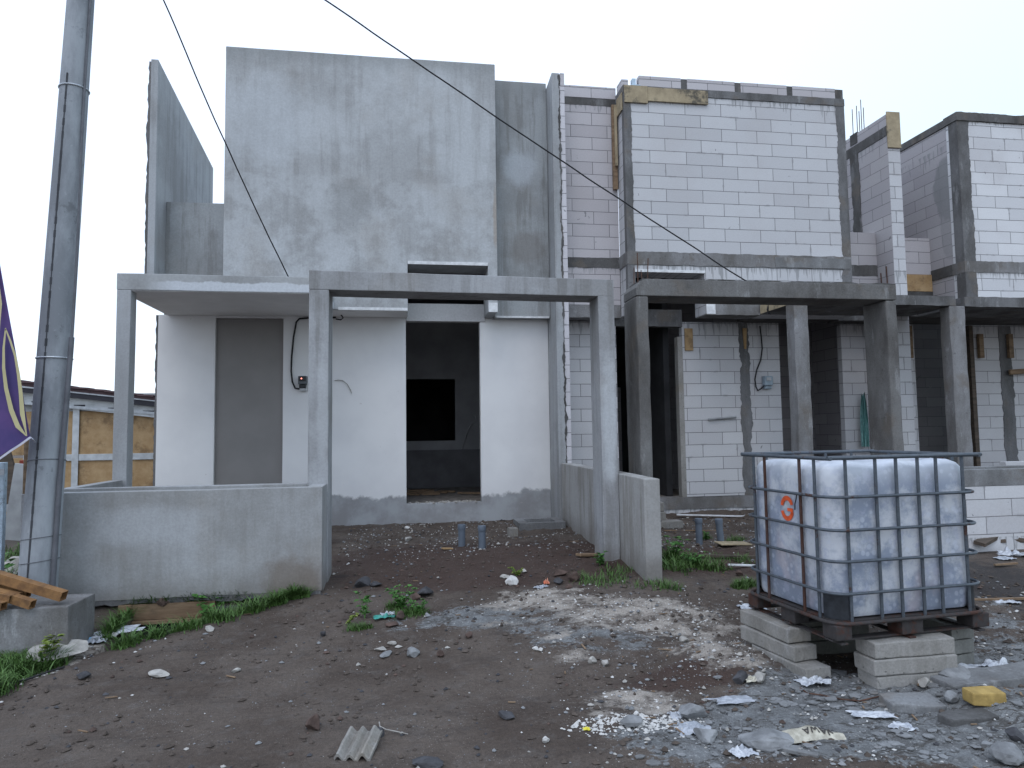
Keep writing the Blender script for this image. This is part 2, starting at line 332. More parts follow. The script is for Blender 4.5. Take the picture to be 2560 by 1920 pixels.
M['blk_side'] = blocks('blk_side', c1=(.42, .405, .415), c2=(.35, .335, .35), drips=[(6.24, .3)], off=(.2, 0, .15), dirt=.35, blobs=[((9.3, 10.42, 5.5), (.5, .42, .62), (.23, .235, .24), .8), ((9.3, 10.5, 4.8), (.5, .2, .6), (.27, .27, .275), .5)])
M['blk3'] = blocks('blk3', c1=(.67, .675, .69), c2=(.55, .555, .575), drips=[(3.96, .3), (6.56, .12)], off=(.05, 0, .19), dirt=.3)
M['blk_shaded'] = blocks('blk_shaded', c1=(.33, .32, .33), c2=(.26, .25, .26), off=(.1, 0, .02), dirt=.5)  # same blocks darkened, indoor shade put into the colour
M['blk_core'] = blocks('blk_core', c1=(.60, .585, .61), c2=(.52, .505, .53), off=(.0, 0, .03), dirt=.15)
M['conc'] = concrete('conc'); M['conc_dk'] = concrete('conc_dk', (.115, .113, .112), (.06, .058, .056), .22, 3)
M['conc_mid'] = concrete('conc_mid', (.23, .23, .235), (.13, .125, .12), .5, 5); M['conc_port'] = concrete('conc_port', (.165, .163, .16), (.095, .091, .087), .3, 8)
M['mortar'] = concrete('mortar', (.17, .17, .175), (.10, .10, .10), .25, 11); M['slabc'] = concrete('slabc', (.22, .225, .23), (.14, .14, .14), .3, 14)
M['ply'] = wood('ply', (.44, .31, .17), (.32, .205, .10), (.13, .085, .05), .6, (3, 3, 3)); M['board'] = wood('board', (.40, .33, .22), (.27, .22, .145), (.07, .065, .055), .9, (4, 4, 4))
M['plank'] = wood('plank', (.27, .19, .12), (.16, .105, .065)); M['rustwood'] = wood('rustwood', (.27, .145, .06), (.15, .08, .038), (.045, .03, .024), .75, (9, 3, 9)); M['darkwood'] = wood('darkwood', (.12, .09, .07), (.06, .05, .04))
M['rebar'] = simple('rebar', (.10, .055, .04), .85, .3, .4, 20); M['cable'] = simple('cable', (.012, .012, .014), .55); M['pvc'] = simple('pvc', (.115, .14, .175), .45, var=.12, sc=6, obj=True)
M['galv'] = simple('galv', (.42, .45, .48), .45, .6, .15, 12); M['steel_frame'] = simple('steel_frame', (.45, .48, .50), .45, .4, .15, 6); M['tin'] = simple('tin', (.30, .31, .32), .5, .4, .2, 3); M['rooftile'] = simple('rooftile', (.10, .065, .07), .8, var=.3, sc=5); M['purlin'] = simple('purlin', (.035, .035, .045), .6)
def pole_mat():
    b = NB('pole_concrete'); p = b.pos(); P = b.sep(p); col = b.mix(b.mr(b.noise(b.scale(p, (2.5, 2.5, .8)), 1.3, 6, .68), .35, .65), (.325, .35, .378), (.205, .22, .24))
    sp = b.mr(b.noise(p, 32, 4, .7), .6, .7); col = b.mix(b.m_('MULTIPLY', sp, .35), col, (.38, .40, .43)); dk = b.mr(b.noise(p, 5, 6, .75), .58, .66); col = b.mix(b.m_('MULTIPLY', dk, .4), col, (.09, .095, .10))
    b.bump(b.noise(p, 45, 4, .7), .4, .006); return b.done(col, .85, 0, .25)
M['pole'] = pole_mat(); M['seam'] = simple('seam', (.055, .058, .065), .9)
def tank_mat():
    b = NB('tank_plastic'); p = b.opos(); z = b.sep(p)[2]; col = b.mix(b.mr(b.noise(p, 2.4, 7, .7), .40, .56), (.48, .50, .535), (.23, .265, .335))
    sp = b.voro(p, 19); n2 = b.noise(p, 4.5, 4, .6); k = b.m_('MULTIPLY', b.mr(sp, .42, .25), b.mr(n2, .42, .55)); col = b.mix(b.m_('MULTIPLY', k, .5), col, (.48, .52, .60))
    k2 = b.mr(b.noise(p, 8, 7, .8), .52, .62); col = b.mix(b.m_('MULTIPLY', k2, .7), col, (.33, .36, .46))
    pk = b.mr(b.noise(b.scale(p, (1, 1, .6)), 2.6, 4), .60, .72); col = b.mix(b.m_('MULTIPLY', pk, .3), col, (.60, .48, .46))
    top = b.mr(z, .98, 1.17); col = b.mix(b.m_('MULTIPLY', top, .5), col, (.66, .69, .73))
    gr = b.mr(b.noise(b.scale(p, (5, 5, 1.2)), 1.3, 6, .75), .60, .74); col = b.mix(b.m_('MULTIPLY', gr, .6), col, (.21, .205, .19))
    fl = b.mr(b.noise(p, 60, 3, .6), .70, .74); col = b.mix(b.m_('MULTIPLY', fl, .35), col, (.2, .2, .2))
    b.bump(b.noise(p, 5, 3), .15, .02); return b.done(col, .42, 0, .4)
M['tank'] = tank_mat(); M['cage'] = metal_paint('cage', (.085, .10, .118), .22, .55, 9); M['cage_rust'] = metal_paint('cage_rust', (.085, .055, .05), .75, .75, 6); M['pallet'] = metal_paint('pallet', (.055, .05, .05), .45, .8, 5)
M['guard'] = simple('guard', (.022, .025, .03), .5, var=.4, sc=14); M['red_paint'] = simple('red_paint', (.66, .10, .03), .6, var=.2, sc=20)
M['aac'] = concrete('aac', (.31, .30, .285), (.20, .19, .172), .3, 21, (.24, .21, .17)); M['aac_dk'] = concrete('aac_dk', (.22, .22, .205), (.13, .13, .115), .25, 23)
M['soilclod'] = simple('soilclod', (.075, .060, .050), .95, var=.3, sc=9, bump=.5)
M['basalt'] = simple('basalt', (.055, .055, .06), .85, var=.35, sc=12, bump=.6); M['redrock'] = simple('redrock', (.085, .058, .048), .9, var=.35, sc=12, bump=.6); M['paleroc'] = simple('paleroc', (.34, .325, .30), .9, var=.25, sc=12, bump=.6); M['greyrock'] = simple('greyrock', (.20, .205, .21), .9, var=.3, sc=10, bump=.6); M['whiteroc'] = simple('whiteroc', (.50, .49, .47), .9, var=.15, sc=14, bump=.4)
def film(name, c, c2, al=.0):
    b = NB(name); p = b.pos(); col = b.mix(b.mr(b.noise(p, 22, 4, .6), .35, .65), c, c2); b.set(b.b.inputs['Transmission Weight'], al); b.bump(b.noise(p, 60, 4, .7), .5, .006); return b.done(col, .35, 0, .5)
M['bag'] = film('bag', (.54, .56, .59), (.34, .36, .40)); M['bag_grey'] = film('bag_grey', (.40, .42, .46), (.27, .29, .32)); M['bag_blue'] = film('bag_blue', (.16, .42, .66), (.30, .52, .68)); M['sack'] = film('sack', (.50, .47, .38), (.30, .275, .215)); M['teal'] = film('teal', (.03, .27, .22), (.05, .20, .17)); M['cloth'] = film('cloth', (.20, .40, .38), (.13, .28, .27)); M['foam'] = simple('foam', (.36, .25, .085), .9, var=.2, sc=12, bump=.5); M['ink'] = simple('ink', (.05, .045, .04), .7); M['yellowfilm'] = film('yellowfilm', (.70, .62, .05), (.62, .55, .04)); M['greenfilm'] = film('greenfilm', (.10, .38, .20), (.08, .3, .2)); M['redfilm'] = film('redfilm', (.6, .16, .08), (.6, .3, .2))
def leafmat(name, a, c):
    b = NB(name); p = b.pos(); col = b.mix(b.mr(b.noise(p, 11, 3), .3, .7), a, c); return b.done(col, .55, 0, .3)
M['grass'] = leafmat('grass', (.05, .10, .024), (.085, .16, .04)); M['grass_dry'] = leafmat('grass_dry', (.16, .16, .06), (.10, .12, .04)); M['leaf'] = leafmat('leaf', (.05, .14, .03), (.085, .21, .045)); M['leaf_y'] = leafmat('leaf_y', (.20, .25, .05), (.13, .18, .035))
M['flag'] = simple('flag', (.068, .052, .175), .75, var=.12, sc=3, c2=(.105, .06, .19)); M['gold'] = simple('gold', (.47, .43, .24), .7, var=.08, sc=6); M['hem'] = simple('hem', (.5, .5, .58), .7)
M['meter'] = simple('meter', (.085, .095, .105), .35, var=.1, sc=20); M['meter_dk'] = simple('meter_dk', (.02, .022, .025), .4); M['meter_lt'] = simple('meter_lt', (.42, .43, .44), .4); M['meter_blue'] = simple('meter_blue', (.25, .31, .36), .4)
b = NB('led'); b.set(b.b.inputs['Emission Color'], (1, .25, .18, 1)); b.set(b.b.inputs['Emission Strength'], 2.5); M['led'] = b.done((1, .5, .45), .4)
M['bluepaint'] = metal_paint('bluepaint', (.42, .52, .60), .2, .5); M['conduit'] = simple('conduit', (.115, .12, .135), .5, var=.15, sc=9)

# ------------------------------------------------------------------ ground
def spaced(a, b, f0, f1, fine, coarse_n):
    g = lambda t: t ** 2.6
    lo = [f0 - (f0 - a) * g(i / coarse_n) for i in range(coarse_n, 0, -1)]; hi = [f1 + (b - f1) * g(i / coarse_n) for i in range(1, coarse_n + 1)]
    n = int((f1 - f0) / fine); return lo + [f0 + (f1 - f0) * i / n for i in range(n + 1)] + hi
def paint_blobs(px):                      # (u, v, rx, ry, k) in survey pixels -> metres
    out = []
    for u, v, rx, ry, k in px:
        p = G(u, v); out.append((p.x, p.y, rx, ry, k))
    return out
CHALK = paint_blobs([(1290, 1512, .42, .16, 1), (1440, 1500, .38, .2, 1.1), (1370, 1478, .5, .12, .7), (1560, 1535, .55, .2, 1.0), (1700, 1560, .5, .25, 1.1), (1790, 1605, .42, .2, 1.2), (1640, 1510, .6, .18, .7), (1430, 1638, .22, .1, 1.0), (1380, 1590, .2, .1, .6), (1570, 1752, .30, .13, 1.5), (1640, 1775, .22, .09, 1.2), (1500, 1790, .15, .08, .9), (1120, 1605, .12, .1, .5), (930, 1680, .10, .05, .55), (1810, 1640, .3, .15, .9), (1250, 1560, .4, .15, .5), (2530, 1690, .3, .15, .9), (150, 1650, .25, .18, 1.3), (90, 1690, .25, .14, 1.0), (240, 1622, .2, .1, .9), (1880, 1650, .2, .2, .6), (1500, 1560, .5, .12, .6), (2000, 1540, .6, .3, .6)])
CRUST = paint_blobs([(2100, 1760, .75, .28, 1.2), (1900, 1790, .5, .2, 1.0), (2350, 1760, .7, .3, 1.0), (2450, 1860, .5, .25, .9), (2150, 1860, .5, .2, .9), (1750, 1880, .4, .15, .7), (1650, 1830, .35, .15, .6), (2050, 1700, .4, .2, 1.0), (2450, 1650, .5, .3, .7), (1200, 1540, .9, .3, .55), (1500, 1580, .8, .4, .5), (2500, 1560, .8, .6, .4)])
RED = paint_blobs([(1000, 1400, 1.3, 1.2, 1.0), (1400, 1380, 1.0, 1.0, 1.0), (1250, 1440, 1.2, .5, .8), (1800, 1400, 1.3, 1.2, 1.0), (1750, 1660, .4, .3, .8), (900, 1560, .7, .4, .5), (300, 1640, .5, .3, .5), (1400, 1690, .5, .25, .5), (1700, 1700, .5, .2, .7)])
DARK = paint_blobs([(2480, 1460, 1.3, 1.2, 1.0), (1750, 1450, .7, .8, .5), (1450, 1350, .7, .7, .5), (840, 1440, .3, .4, .6), (2150, 1640, .5, .5, .6)])
def mask(bl, x, y):
    t = 0
    for bx, by, rx, ry, k in bl:
        d = ((x - bx) / rx) ** 2 + ((y - by) / ry) ** 2
        if d < 5: t += k * math.exp(-d)
    return min(1.0, t)
def mask_soft(bl, x, y): return .95 * (1 - math.exp(-2.1 * mask(bl, x, y)))
xs = spaced(-140, 140, -4.4, 5.6, .027, 34); ys = spaced(-60, 220, 2.5, 6.0, .022, 34)
ys = [y for y in ys if y < 6.001] + [6 + i * .04 for i in range(1, 126)] + [y for y in spaced(-60, 220, 2.5, 11.0, 1, 34) if y > 11.01]
vs = []; cols = []
for y in ys:
    for x in xs:
        vs.append((x, y, hz(x, y))); near = -6 < x < 9 and y < 14
        cols.append((mask_soft(CHALK, x, y), mask_soft(CRUST, x, y) * 1.1, mask(RED, x, y), mask(DARK, x, y)) if near else (0, 0, .2, .2))
nx = len(xs); fs = [(j * nx + i, j * nx + i + 1, (j + 1) * nx + i + 1, (j + 1) * nx + i) for j in range(len(ys) - 1) for i in range(nx - 1)]
me = bpy.data.meshes.new('ground'); me.from_pydata(vs, [], fs); ca = me.color_attributes.new('soil', 'FLOAT_COLOR', 'POINT'); ca.data.foreach_set('color', np.array(cols, 'f').ravel())
me.polygons.foreach_set('use_smooth', [True] * len(fs))
ground = bpy.data.objects.new('ground', me); COL.objects.link(ground); tag(ground, 'dark brown trampled earth of the building plot with pale mortar spills', kind='structure')
b = NB('soil'); p = b.pos(); at = b.n('ShaderNodeVertexColor', layer_name='soil'); C3 = b.n('ShaderNodeSeparateColor', {0: at.outputs['Color']}).outputs; dk = at.outputs['Alpha']
n1 = b.noise(p, 1.3, 6, .65); n2 = b.noise(p, 7, 6, .7); n3 = b.noise(p, 38, 5, .75); n4 = b.noise(p, 150, 3, .7); nb = b.noise(b.scale(p, (1, 1.5, 1)), 3.6, 8, .72)
col = b.mix(b.mr(n1, .35, .65), (.118, .095, .079), (.076, .058, .047)); col = b.mix(b.m_('MULTIPLY', b.mr(n2, .5, .68), .55), col, (.125, .11, .10))
col = b.mix(b.m_('MULTIPLY', b.mr(b.noise(b.scale(p, (.7, 2.2, 1)), 2.2, 5, .7), .52, .66), .4), col, (.05, .04, .035))
def thr(k, lo, w, nz): return b.mr(b.m_('ADD', k, b.m_('MULTIPLY', b.m_('SUBTRACT', nz, .5), 1.3)), lo, lo + w)
nm = b.m_('ADD', b.m_('MULTIPLY', n2, .55), b.m_('MULTIPLY', n3, .45))
col = b.mix(b.m_('MULTIPLY', thr(C3[2], .45, .4, n2), .75), col, (.058, .035, .028)); col = b.mix(b.m_('MULTIPLY', thr(dk, .5, .4, n2), .8), col, (.033, .031, .032))
cr = b.mix(b.mr(n2, .35, .65), (.215, .225, .23), (.13, .132, .132)); cr = b.mix(b.m_('MULTIPLY', b.mr(b.m_('ABSOLUTE', b.m_('SUBTRACT', b.noise(b.scale(p, (.8, 1.8, 1)), 2.6, 5, .6, dist=.6), .5)), .022, .006), .8), cr, (.06, .055, .05)); cr = b.mix(b.mr(n3, .58, .66), cr, (.30, .305, .30))
def thr2(k, lo, w): return b.mr(b.m_('ADD', b.m_('ADD', k, b.m_('MULTIPLY', b.m_('SUBTRACT', nb, .5), 1.9)), b.m_('MULTIPLY', b.m_('SUBTRACT', n3, .5), .5)), lo, lo + w)
col = b.mix(b.m_('MULTIPLY', thr2(C3[1], .50, .14), .9), col, cr)
ck = b.mix(b.mr(n3, .35, .65), (.48, .435, .385), (.27, .24, .21)); ckm = thr2(C3[0], .56, .34); col = b.mix(b.m_('MULTIPLY', ckm, .95), col, ck)
spk = b.mr(b.voro(p, 46), .17, .11); spk = b.m_('MULTIPLY', spk, b.mr(b.noise(p, 2.4, 4), .47, .62)); col = b.mix(b.m_('MULTIPLY', spk, .7), col, (.34, .32, .30))
spd = b.m_('MULTIPLY', b.mr(b.voro(p, 23), .2, .12), b.mr(b.noise(p, 3.1, 4), .5, .6)); col = b.mix(b.m_('MULTIPLY', spd, .6), col, (.025, .022, .022))
col = b.val(col, b.mr(n4, .2, .8, .7, 1.3)); col = b.val(col, b.mr(n3, .25, .75, .8, 1.2))
b.bump(b.m_('ADD', b.m_('ADD', n3, b.m_('MULTIPLY', n4, .5)), b.m_('ADD', b.m_('MULTIPLY', ckm, .5), b.m_('MULTIPLY', n2, 1.0))), .8, .022); me.materials.append(b.done(col, b.mr(n1, .3, .7, .78, .95), 0, .25))

# ------------------------------------------------------------------ plastered house
YB, YW = 10.2, 10.8
H1 = thing('plastered_house', 'grey plastered terraced house with tall blank front block and white painted lower walls', 'house', (-.5, YW, .05))
MB().wall(-2.47, 1.42, YB, YW, 3.195, 6.993, [(.097, 1.278, 3.19, 3.886)]).build('front_block', M['block_plaster'], H1, .012, .006)
MB().wall(-3.5, 2.30, YW + .001, YW + .15, -.3, 3.195, [(.07, 1.212, .345, 3.5), (-2.705, -1.743, .02, 3.158)]).build('wall', M['white_wall'], H1, .006, .003)
MB().wall(.073, 1.30, YW - .02, YW + .15, 3.135, 3.41).build('door_lintel', M['soffit'], H1, .006)
MB().box(-2.704, -1.744, YW + .05, YW + .12, .0, 3.157).build('grey_panel', M['grey_paint'], H1)
mb = MB(); mb.gbox(-3.40, -.955, 9.0, YB - .002, 3.197, 3.40); mb.gbox(-3.37, -2.474, YB - .002, YW - .03, 3.197, 3.40); mb.build('canopy_slab', M['fascia_plaster'], H1, .008, .005)
MB().gbox(-3.395, -3.235, 9.0, 9.19, -.3, 3.196).build('canopy_post', M['canopy_plaster'], H1, .008, .004)
MB().gbox(-1.15, -.958, 9.02, 9.2, -.3, 3.196).build('canopy_post', M['canopy_plaster'], H1, .008, .004)
m = MB(); m.prism([(YB, 3.403), (YW + .002, 3.403), (YW + .152, 3.2), (YW + .152, -.3), (13.15, -.3), (13.15, 6.28), (YB, 6.73)], -3.468, -3.372, 'x'); m.build('party_wall', M['side_plaster'], H1, .006)
jag_strip(-3.505, -3.470, YB + .012, YB + .3, 3.41, 6.70, .014, .05, seed=3, e1=False).build('broken_plaster_edge', M['mortar'], H1)
jag_strip(-3.535, -3.502, YW + .02, YW + .2, -.2, 3.19, .012, .04, seed=4, e1=False).build('broken_plaster_edge', M['mortar'], H1)
MB().box(-3.38, -.975, 9.02, YW - .004, 3.189, 3.1965).build('soffit', M['white_soffit'], H1)
MB().box(-.974, .09, YB + .03, YW - .004, 3.186, 3.1945).build('soffit', M['white_soffit'], H1)
MB().gbox(-3.371, -2.474, 10.64, YW - .0, 3.402, 4.83).build('set_back_wall', M['recess_plaster'], H1, .008, .004)
MB().gbox(1.423, 2.298, 10.6, YW - .002, 3.178, 6.955).build('set_back_wall', M['recess_plaster'], H1, .008, .005)
# shared wall towards the block house: plaster on this side, raw blocks on the other
m = MB(); m.prism([(YB, -.2), (13.4, -.2), (13.4, 6.6), (YB, 6.925)], 2.302, 2.42, 'x'); m.build('party_wall', M['side_plaster'], H1, .008)
jag_strip(2.405, 2.425, YB - .006, YB + .06, .9, 6.9, .022, .03, seed=5).build('plaster_crack', M['conc_dk'], H1)
# drop beam ends, white bottom edges
MB().box(-.89, .094, YB - .004, YB + .02, 3.193, 3.235).build('drip_edge', M['white_edge'], H1); MB().box(1.281, 1.416, YB - .004, YB + .02, 3.19, 3.33).build('drip_edge', M['white_edge'], H1)
MB().box(.1, 1.276, YB - .004, YB + .02, 3.884, 3.93).build('drip_edge', M['white_edge'], H1)
MB().box(1.45, 2.28, 10.594, 10.62, 3.172, 3.2).build('drip_edge', M['white_edge'], H1)
# inside
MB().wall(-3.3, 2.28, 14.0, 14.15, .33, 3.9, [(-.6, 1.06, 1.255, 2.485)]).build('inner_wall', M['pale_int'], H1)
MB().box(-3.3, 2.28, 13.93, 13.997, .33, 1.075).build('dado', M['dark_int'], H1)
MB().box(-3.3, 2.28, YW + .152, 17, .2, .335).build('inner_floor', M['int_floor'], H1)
MB().box(-3.37, 2.3, YW + .003, 17, 3.96, 4.1).build('unseen_roof_slab', M['dark_int'], H1)  # unseen slab that keeps the rooms below dark
m = MB(); m.box(-3.3, -3.2, 11, 17, .33, 3.95); m.box(2.2, 2.29, 11, 17, .33, 3.95); m.box(-3.2, 2.2, 16.9, 17, .33, 3.95); m.build('back_wall', M['shade_black'], H1)
for i in range(9):
    x = U(.1, 1.2); y = U(12.2, 13.6); MB().obox((x, y, .36), (U(.1, .5), U(.03, .08), .03), (0, 0, U(-.6, .6))).build('debris_stick', M['plank'], H1)
m = MB()
for i in range(60): m.obox((U(.08, 1.2), YW + U(.0, .25), .347), (U(.01, .05), U(.01, .04), U(.008, .02)), (U(-.4, .4), U(-.4, .4), U(0, 3)))
tag(m.build('sill_rubble', M['paleroc'], H1), kind='stuff')
# wires left in the walls
pts = [onY(700 + x / 10.05, 880 + y / 10.05, YW - .02) for x, y in ((1370, 720), (1470, 700), (1580, 720), (1690, 810), (1770, 950), (1800, 1040))]
MB().tube(pts, .006, 6).build('wire_tail', M['paleroc'], H1)
pts = [onY(750 + x / 2.572, 640 + y / 2.572, 13.9) for x, y in ((1108, 1022), (1125, 1024), (1138, 1060), (1100, 1080), (1075, 1130), (1040, 1240))]
MB().tube(pts, .008, 6).build('wire_tail', M['meter_lt'], H1)

# portal frame, fence, wing wall: own things
PT = thing('gateway_frame', 'smooth grey plastered carport gateway frame standing before the plastered house', 'gateway', (.7, 7.4, -.1))
MB().gbox(-.942, -.743, 7.4, 7.82, -.4, 2.917).build('post', M['portal_plaster'], PT, .008, .004)
MB().gbox(2.15, 2.332, 7.4, 7.78, -.4, 2.897).build('post', M['portal_plaster'], PT, .008, .004)
m = MB(); m.gbox(-.942, 2.332, 7.4, 7.80, 0, .203)
m.v = [(x, y, z + 2.919 - (x + .942) * .0058 - (.018 * (x + .942) / 3.27 if z > .1 else .006 * (x + .942) / 3.27)) for x, y, z in m.v]; m.build('beam', M['portal_plaster'], PT, .008, .004)
FN = thing('planter_wall', 'low grey plastered front wall with hollow planter top beside the utility pole', 'wall', (-2.1, 7.2, -.1))
m = MB(); m.gbox(-3.40, -.757, 7.0, 7.12, -.07, .915); m.build('front_face', M['fence_plaster'], FN, .006, .006)
m = MB(); m.gbox(-3.40, -.95, 7.46, 7.58, -.1, .92); m.build('back_face', M['fence_plaster'], FN, .006, .004)
m = MB(); m.gbox(-.90, -.757, 7.122, 7.40, -.1, .917); m.build('end_face', M['fence_plaster'], FN, .006, .003)
MB().box(-3.27, -.9, 7.12, 7.46, .2, .74).build('planter_soil', M['int_floor'], FN)
m = MB(); m.gbox(-3.40, -3.27, 7.582, 8.98, -.1, .91); m.build('side_return', M['fence_plaster'], FN, .006, .004)
jag_bar(-3.38, -.77, 7.004, 7.1, -.11, -.07, .018, .05, 12, top=False).build('ragged_base', M['mortar'], FN)
WG = thing('boundary_wall', 'low stained plaster boundary wall running forward between the two carports', 'wall', (2.4, 8.4, 0))
m = MB(); m.gbox(2.336, 2.50, 6.6, YB - .01, -.4, .94); m.build('wall', M['wing_plaster'], WG, .01, .006)

# ------------------------------------------------------------------ raw block house
H2 = thing('block_house', 'unfinished terraced house of bare white aerated blocks with dark mortar columns', 'house', (5.2, 11, 0))
MB().wall(3.449, 7.207, YB, 10.6, 3.205, 6.68, [(3.513, 4.69, 3.2, 3.842)]).build('front_block', M['blk'], H2, .006, .003)
jag_strip(3.441, 3.56, YB - .008, 10.3, 3.215, 6.68, .014, .035, seed=21, e0=False).build('tie_column', M['mortar'], H2)
jag_strip(7.06, 7.215, YB - .008, 10.5, 3.21, 6.68, .022, .03, seed=22, e1=False).build('tie_column', M['mortar'], H2)
jag_bar(3.437, 7.22, YB - .014, 10.62, 6.682, 6.80, .008, .05, 23).build('top_beam', M['conc'], H2)
for x0, x1 in ((3.70, 4.40), (4.50, 5.31), (5.41, 6.21), (6.31, 7.07)): MB().gbox(x0, x1, YB, YB + .12, 6.803, 6.975).build('parapet_block', M['blk_recess'], H2, .008, .003)
for x0, x1 in ((4.403, 4.497), (5.313, 5.407), (6.213, 6.307), (7.073, 7.21)): jag_strip(x0, x1, YB + .004, YB + .12, 6.79, 6.965, .006, .03, seed=int(x0 * 10), e1=x1 < 7).build('mortar_stub', M['conc_dk'], H2)
jag_bar(3.437, 7.21, YB - .012, 10.61, 3.958, 4.16, .012, .05, 24).build('ring_beam', M['conc_mid'], H2)
jag_bar(5.88, 7.20, YB - .018, YB - .0125, 3.965, 4.125, .01, .06, 25).build('cement_patch', M['slabc'], H2)
MB().box(3.52, 4.70, YB - .006, YB + .2, 3.843, 3.885).build('slot_edge', M['white_edge'], H2)
jag_bar(4.69, 5.60, YB - .02, 10.55, 3.19, 3.37, .006, .05, 26).build('eave_beam', M['conc_mid'], H2)
jag_bar(4.69, 4.84, YB - .024, YB - .021, 3.2, 3.36, .004, .05, 27).build('eave_patch', M['white_edge'], H2)
# recessed bay on the left
MB().wall(2.425, 3.447, 10.602, 10.75, 3.395, 6.64).build('set_back_wall', M['blk_recess'], H2, .004, .002)
jag_bar(2.43, 3.446, 10.596, 10.75, 6.64, 6.755, .008, .05, 28).build('top_beam', M['conc_dk'], H2); MB().wall(2.425, 3.447, 10.59, 10.72, 6.757, 6.95).build('parapet_block', M['blk_recess'], H2, .006, .003)
jag_bar(2.43, 3.446, 10.594, 10.7, 3.99, 4.15, .01, .05, 29).build('ring_beam', M['conc_dk'], H2); jag_bar(2.43, 3.446, 10.594, 10.9, 3.19, 3.392, .006, .05, 30).build('eave_beam', M['conc_mid'], H2)
# raw half of the shared wall
m = MB(); m.prism([(YB + .004, -.1), (13.4, -.1), (13.4, 6.6), (YB + .004, 6.72)], 2.424, 2.50, 'x'); m.build('party_wall', M['blk_core'], H2, .004)
MB().gbox(2.43, 2.50, YB - .002, 10.5, 6.722, 6.925).build('cap_block', M['blk_recess'], H2, .006)
# formwork left in place
MB().box(3.45, 3.83, YB - .035, YB - .016, 6.515, 6.79).build('formwork_board', M['board'], H2, .003); MB().box(3.832, 4.83, YB - .038, YB - .016, 6.555, 6.775).build('formwork_board', M['board'], H2, .003)
MB().box(3.42, 3.438, YB + .04, 10.5, 6.42, 6.70).build('formwork_board', M['board'], H2, .003)
MB().box(3.355, 3.43, 10.53, 10.585, 5.25, 6.64).build('batten', M['plank'], H2, .004); MB().box(3.385, 3.425, 10.49, 10.528, 5.62, 6.62).build('batten', M['board'], H2, .004)
MB().gbox(3.45, 3.56, YB + .1, 10.55, 6.803, 6.95).build('parapet_block', M['blk_recess'], H2, .006)
m = MB(); m.box(3.60, 3.66, YB + .02, YB + .1, 6.805, 6.93); m.box(3.57, 3.72, YB - .02, YB + .06, 6.80, 6.812); m.build('steel_plate', M['bluepaint'], H2)
# right recess and outer party wall
MB().wall(7.21, 7.978, 10.6, 10.75, 3.39, 4.7).build('set_back_wall', M['blk_side'], H2, .004); jag_bar(7.21, 7.977, 10.594, 10.7, 3.95, 4.14, .01, .05, 31).build('ring_beam', M['conc_dk'], H2); jag_bar(7.21, 7.977, 10.594, 10.9, 3.19, 3.388, .006, .05, 32).build('eave_beam', M['conc_dk'], H2)
m = MB(); m.box(7.98, 8.2, YB, 14.2, -.1, 6.235); m.build('party_wall', M['blk_side'], H2, .005)
MB().box(7.972, 8.208, YB + .004, 14.2, 6.238, 6.40).build('top_beam', M['conc_dk'], H2); MB().gbox(7.98, 8.2, YB, 14.2, 6.402, 6.60).build('parapet_block', M['blk_side'], H2, .006)
jag_strip(10.94, 11.16, 7.968, 7.99, 4.4, 6.236, .02, .05, axis='y', seed=33).build('tie_column', M['conc_dk'], H2); MB().box(7.97, 8.21, 10.95, 11.14, 6.43, 6.62).build('mortar_stub', M['conc_dk'], H2)
m = MB(); m.gbox(7.981, 8.2, YB - .004, YB, -.1, 6.0); m.build('wall_end', M['blk'], H2)
MB().box(7.97, 8.21, YB - .03, YB - .005, 6.02, 6.63).build('formwork_board', M['board'], H2, .003)
for i in range(5): MB().tube([(8.04 + (i % 2) * .09, 10.9 + i * .06, 6.6), (8.05 + (i % 2) * .09, 10.91 + i * .06, 7.05 + U(0, .15))], .007, 5).build('rebar', M['rebar'], H2)
for i in range(3): MB().tube([(7.965, 10.35 + i * .14, 3.5), (7.962, 10.36 + i * .14, 4.02 + U(-.05, .05))], .009, 5).build('rebar', M['rebar'], H2)
# ground floor front
Y2 = 11.0
MB().wall(4.62, 6.36, Y2, Y2 + .12, .305, 3.2).build('wall', M['blk_low'], H2, .005, .003); MB().wall(2.505, 3.48, Y2, Y2 + .12, .305, 3.2).build('wall', M['blk_low'], H2, .005, .003); MB().wall(7.52, 7.978, Y2, Y2 + .12, .305, 3.2).build('wall', M['blk_low'], H2, .005, .003)
MB().box(4.535, 4.622, Y2 - .01, Y2 + .13, .30, 2.95).build('door_jamb', M['aac'], H2, .006)
jag_strip(5.63, 5.80, Y2 - .012, Y2 + .05, .1, 3.19, .028, .04, seed=34).build('tie_column', M['mortar'], H2)
jag_bar(3.3, 7.97, Y2 - .016, Y2 + .2, .11, .30, .008, .06, 35).build('plinth_beam', M['conc_mid'], H2); MB().wall(2.505, 7.97, Y2 - .004, Y2 + .15, -.35, .11).build('footing', M['blk_low'], H2)
jag_bar(3.46, 4.62, Y2 - .02, Y2 + .12, 3.12, 3.40, .006, .06, 36).build('door_lintel', M['conc'], H2)
MB().box(4.66, 4.80, Y2 - .03, Y2 - .005, 2.72, 3.09).build('formwork_board', M['ply'], H2, .003); MB().prism([(5.69, 3.1), (5.76, 3.1), (5.74, 2.75), (5.71, 2.75)], Y2 - .04, Y2 - .014).build('formwork_board', M['ply'], H2)
MB().tube([onY(1380 + 810 / 2.0742, 640 + 848 / 2.0742, Y2 - .03), onY(1380 + 955 / 2.0742, 640 + 834 / 2.0742, Y2 - .03)], .018, 8).build('pipe_piece', M['tin'], H2)
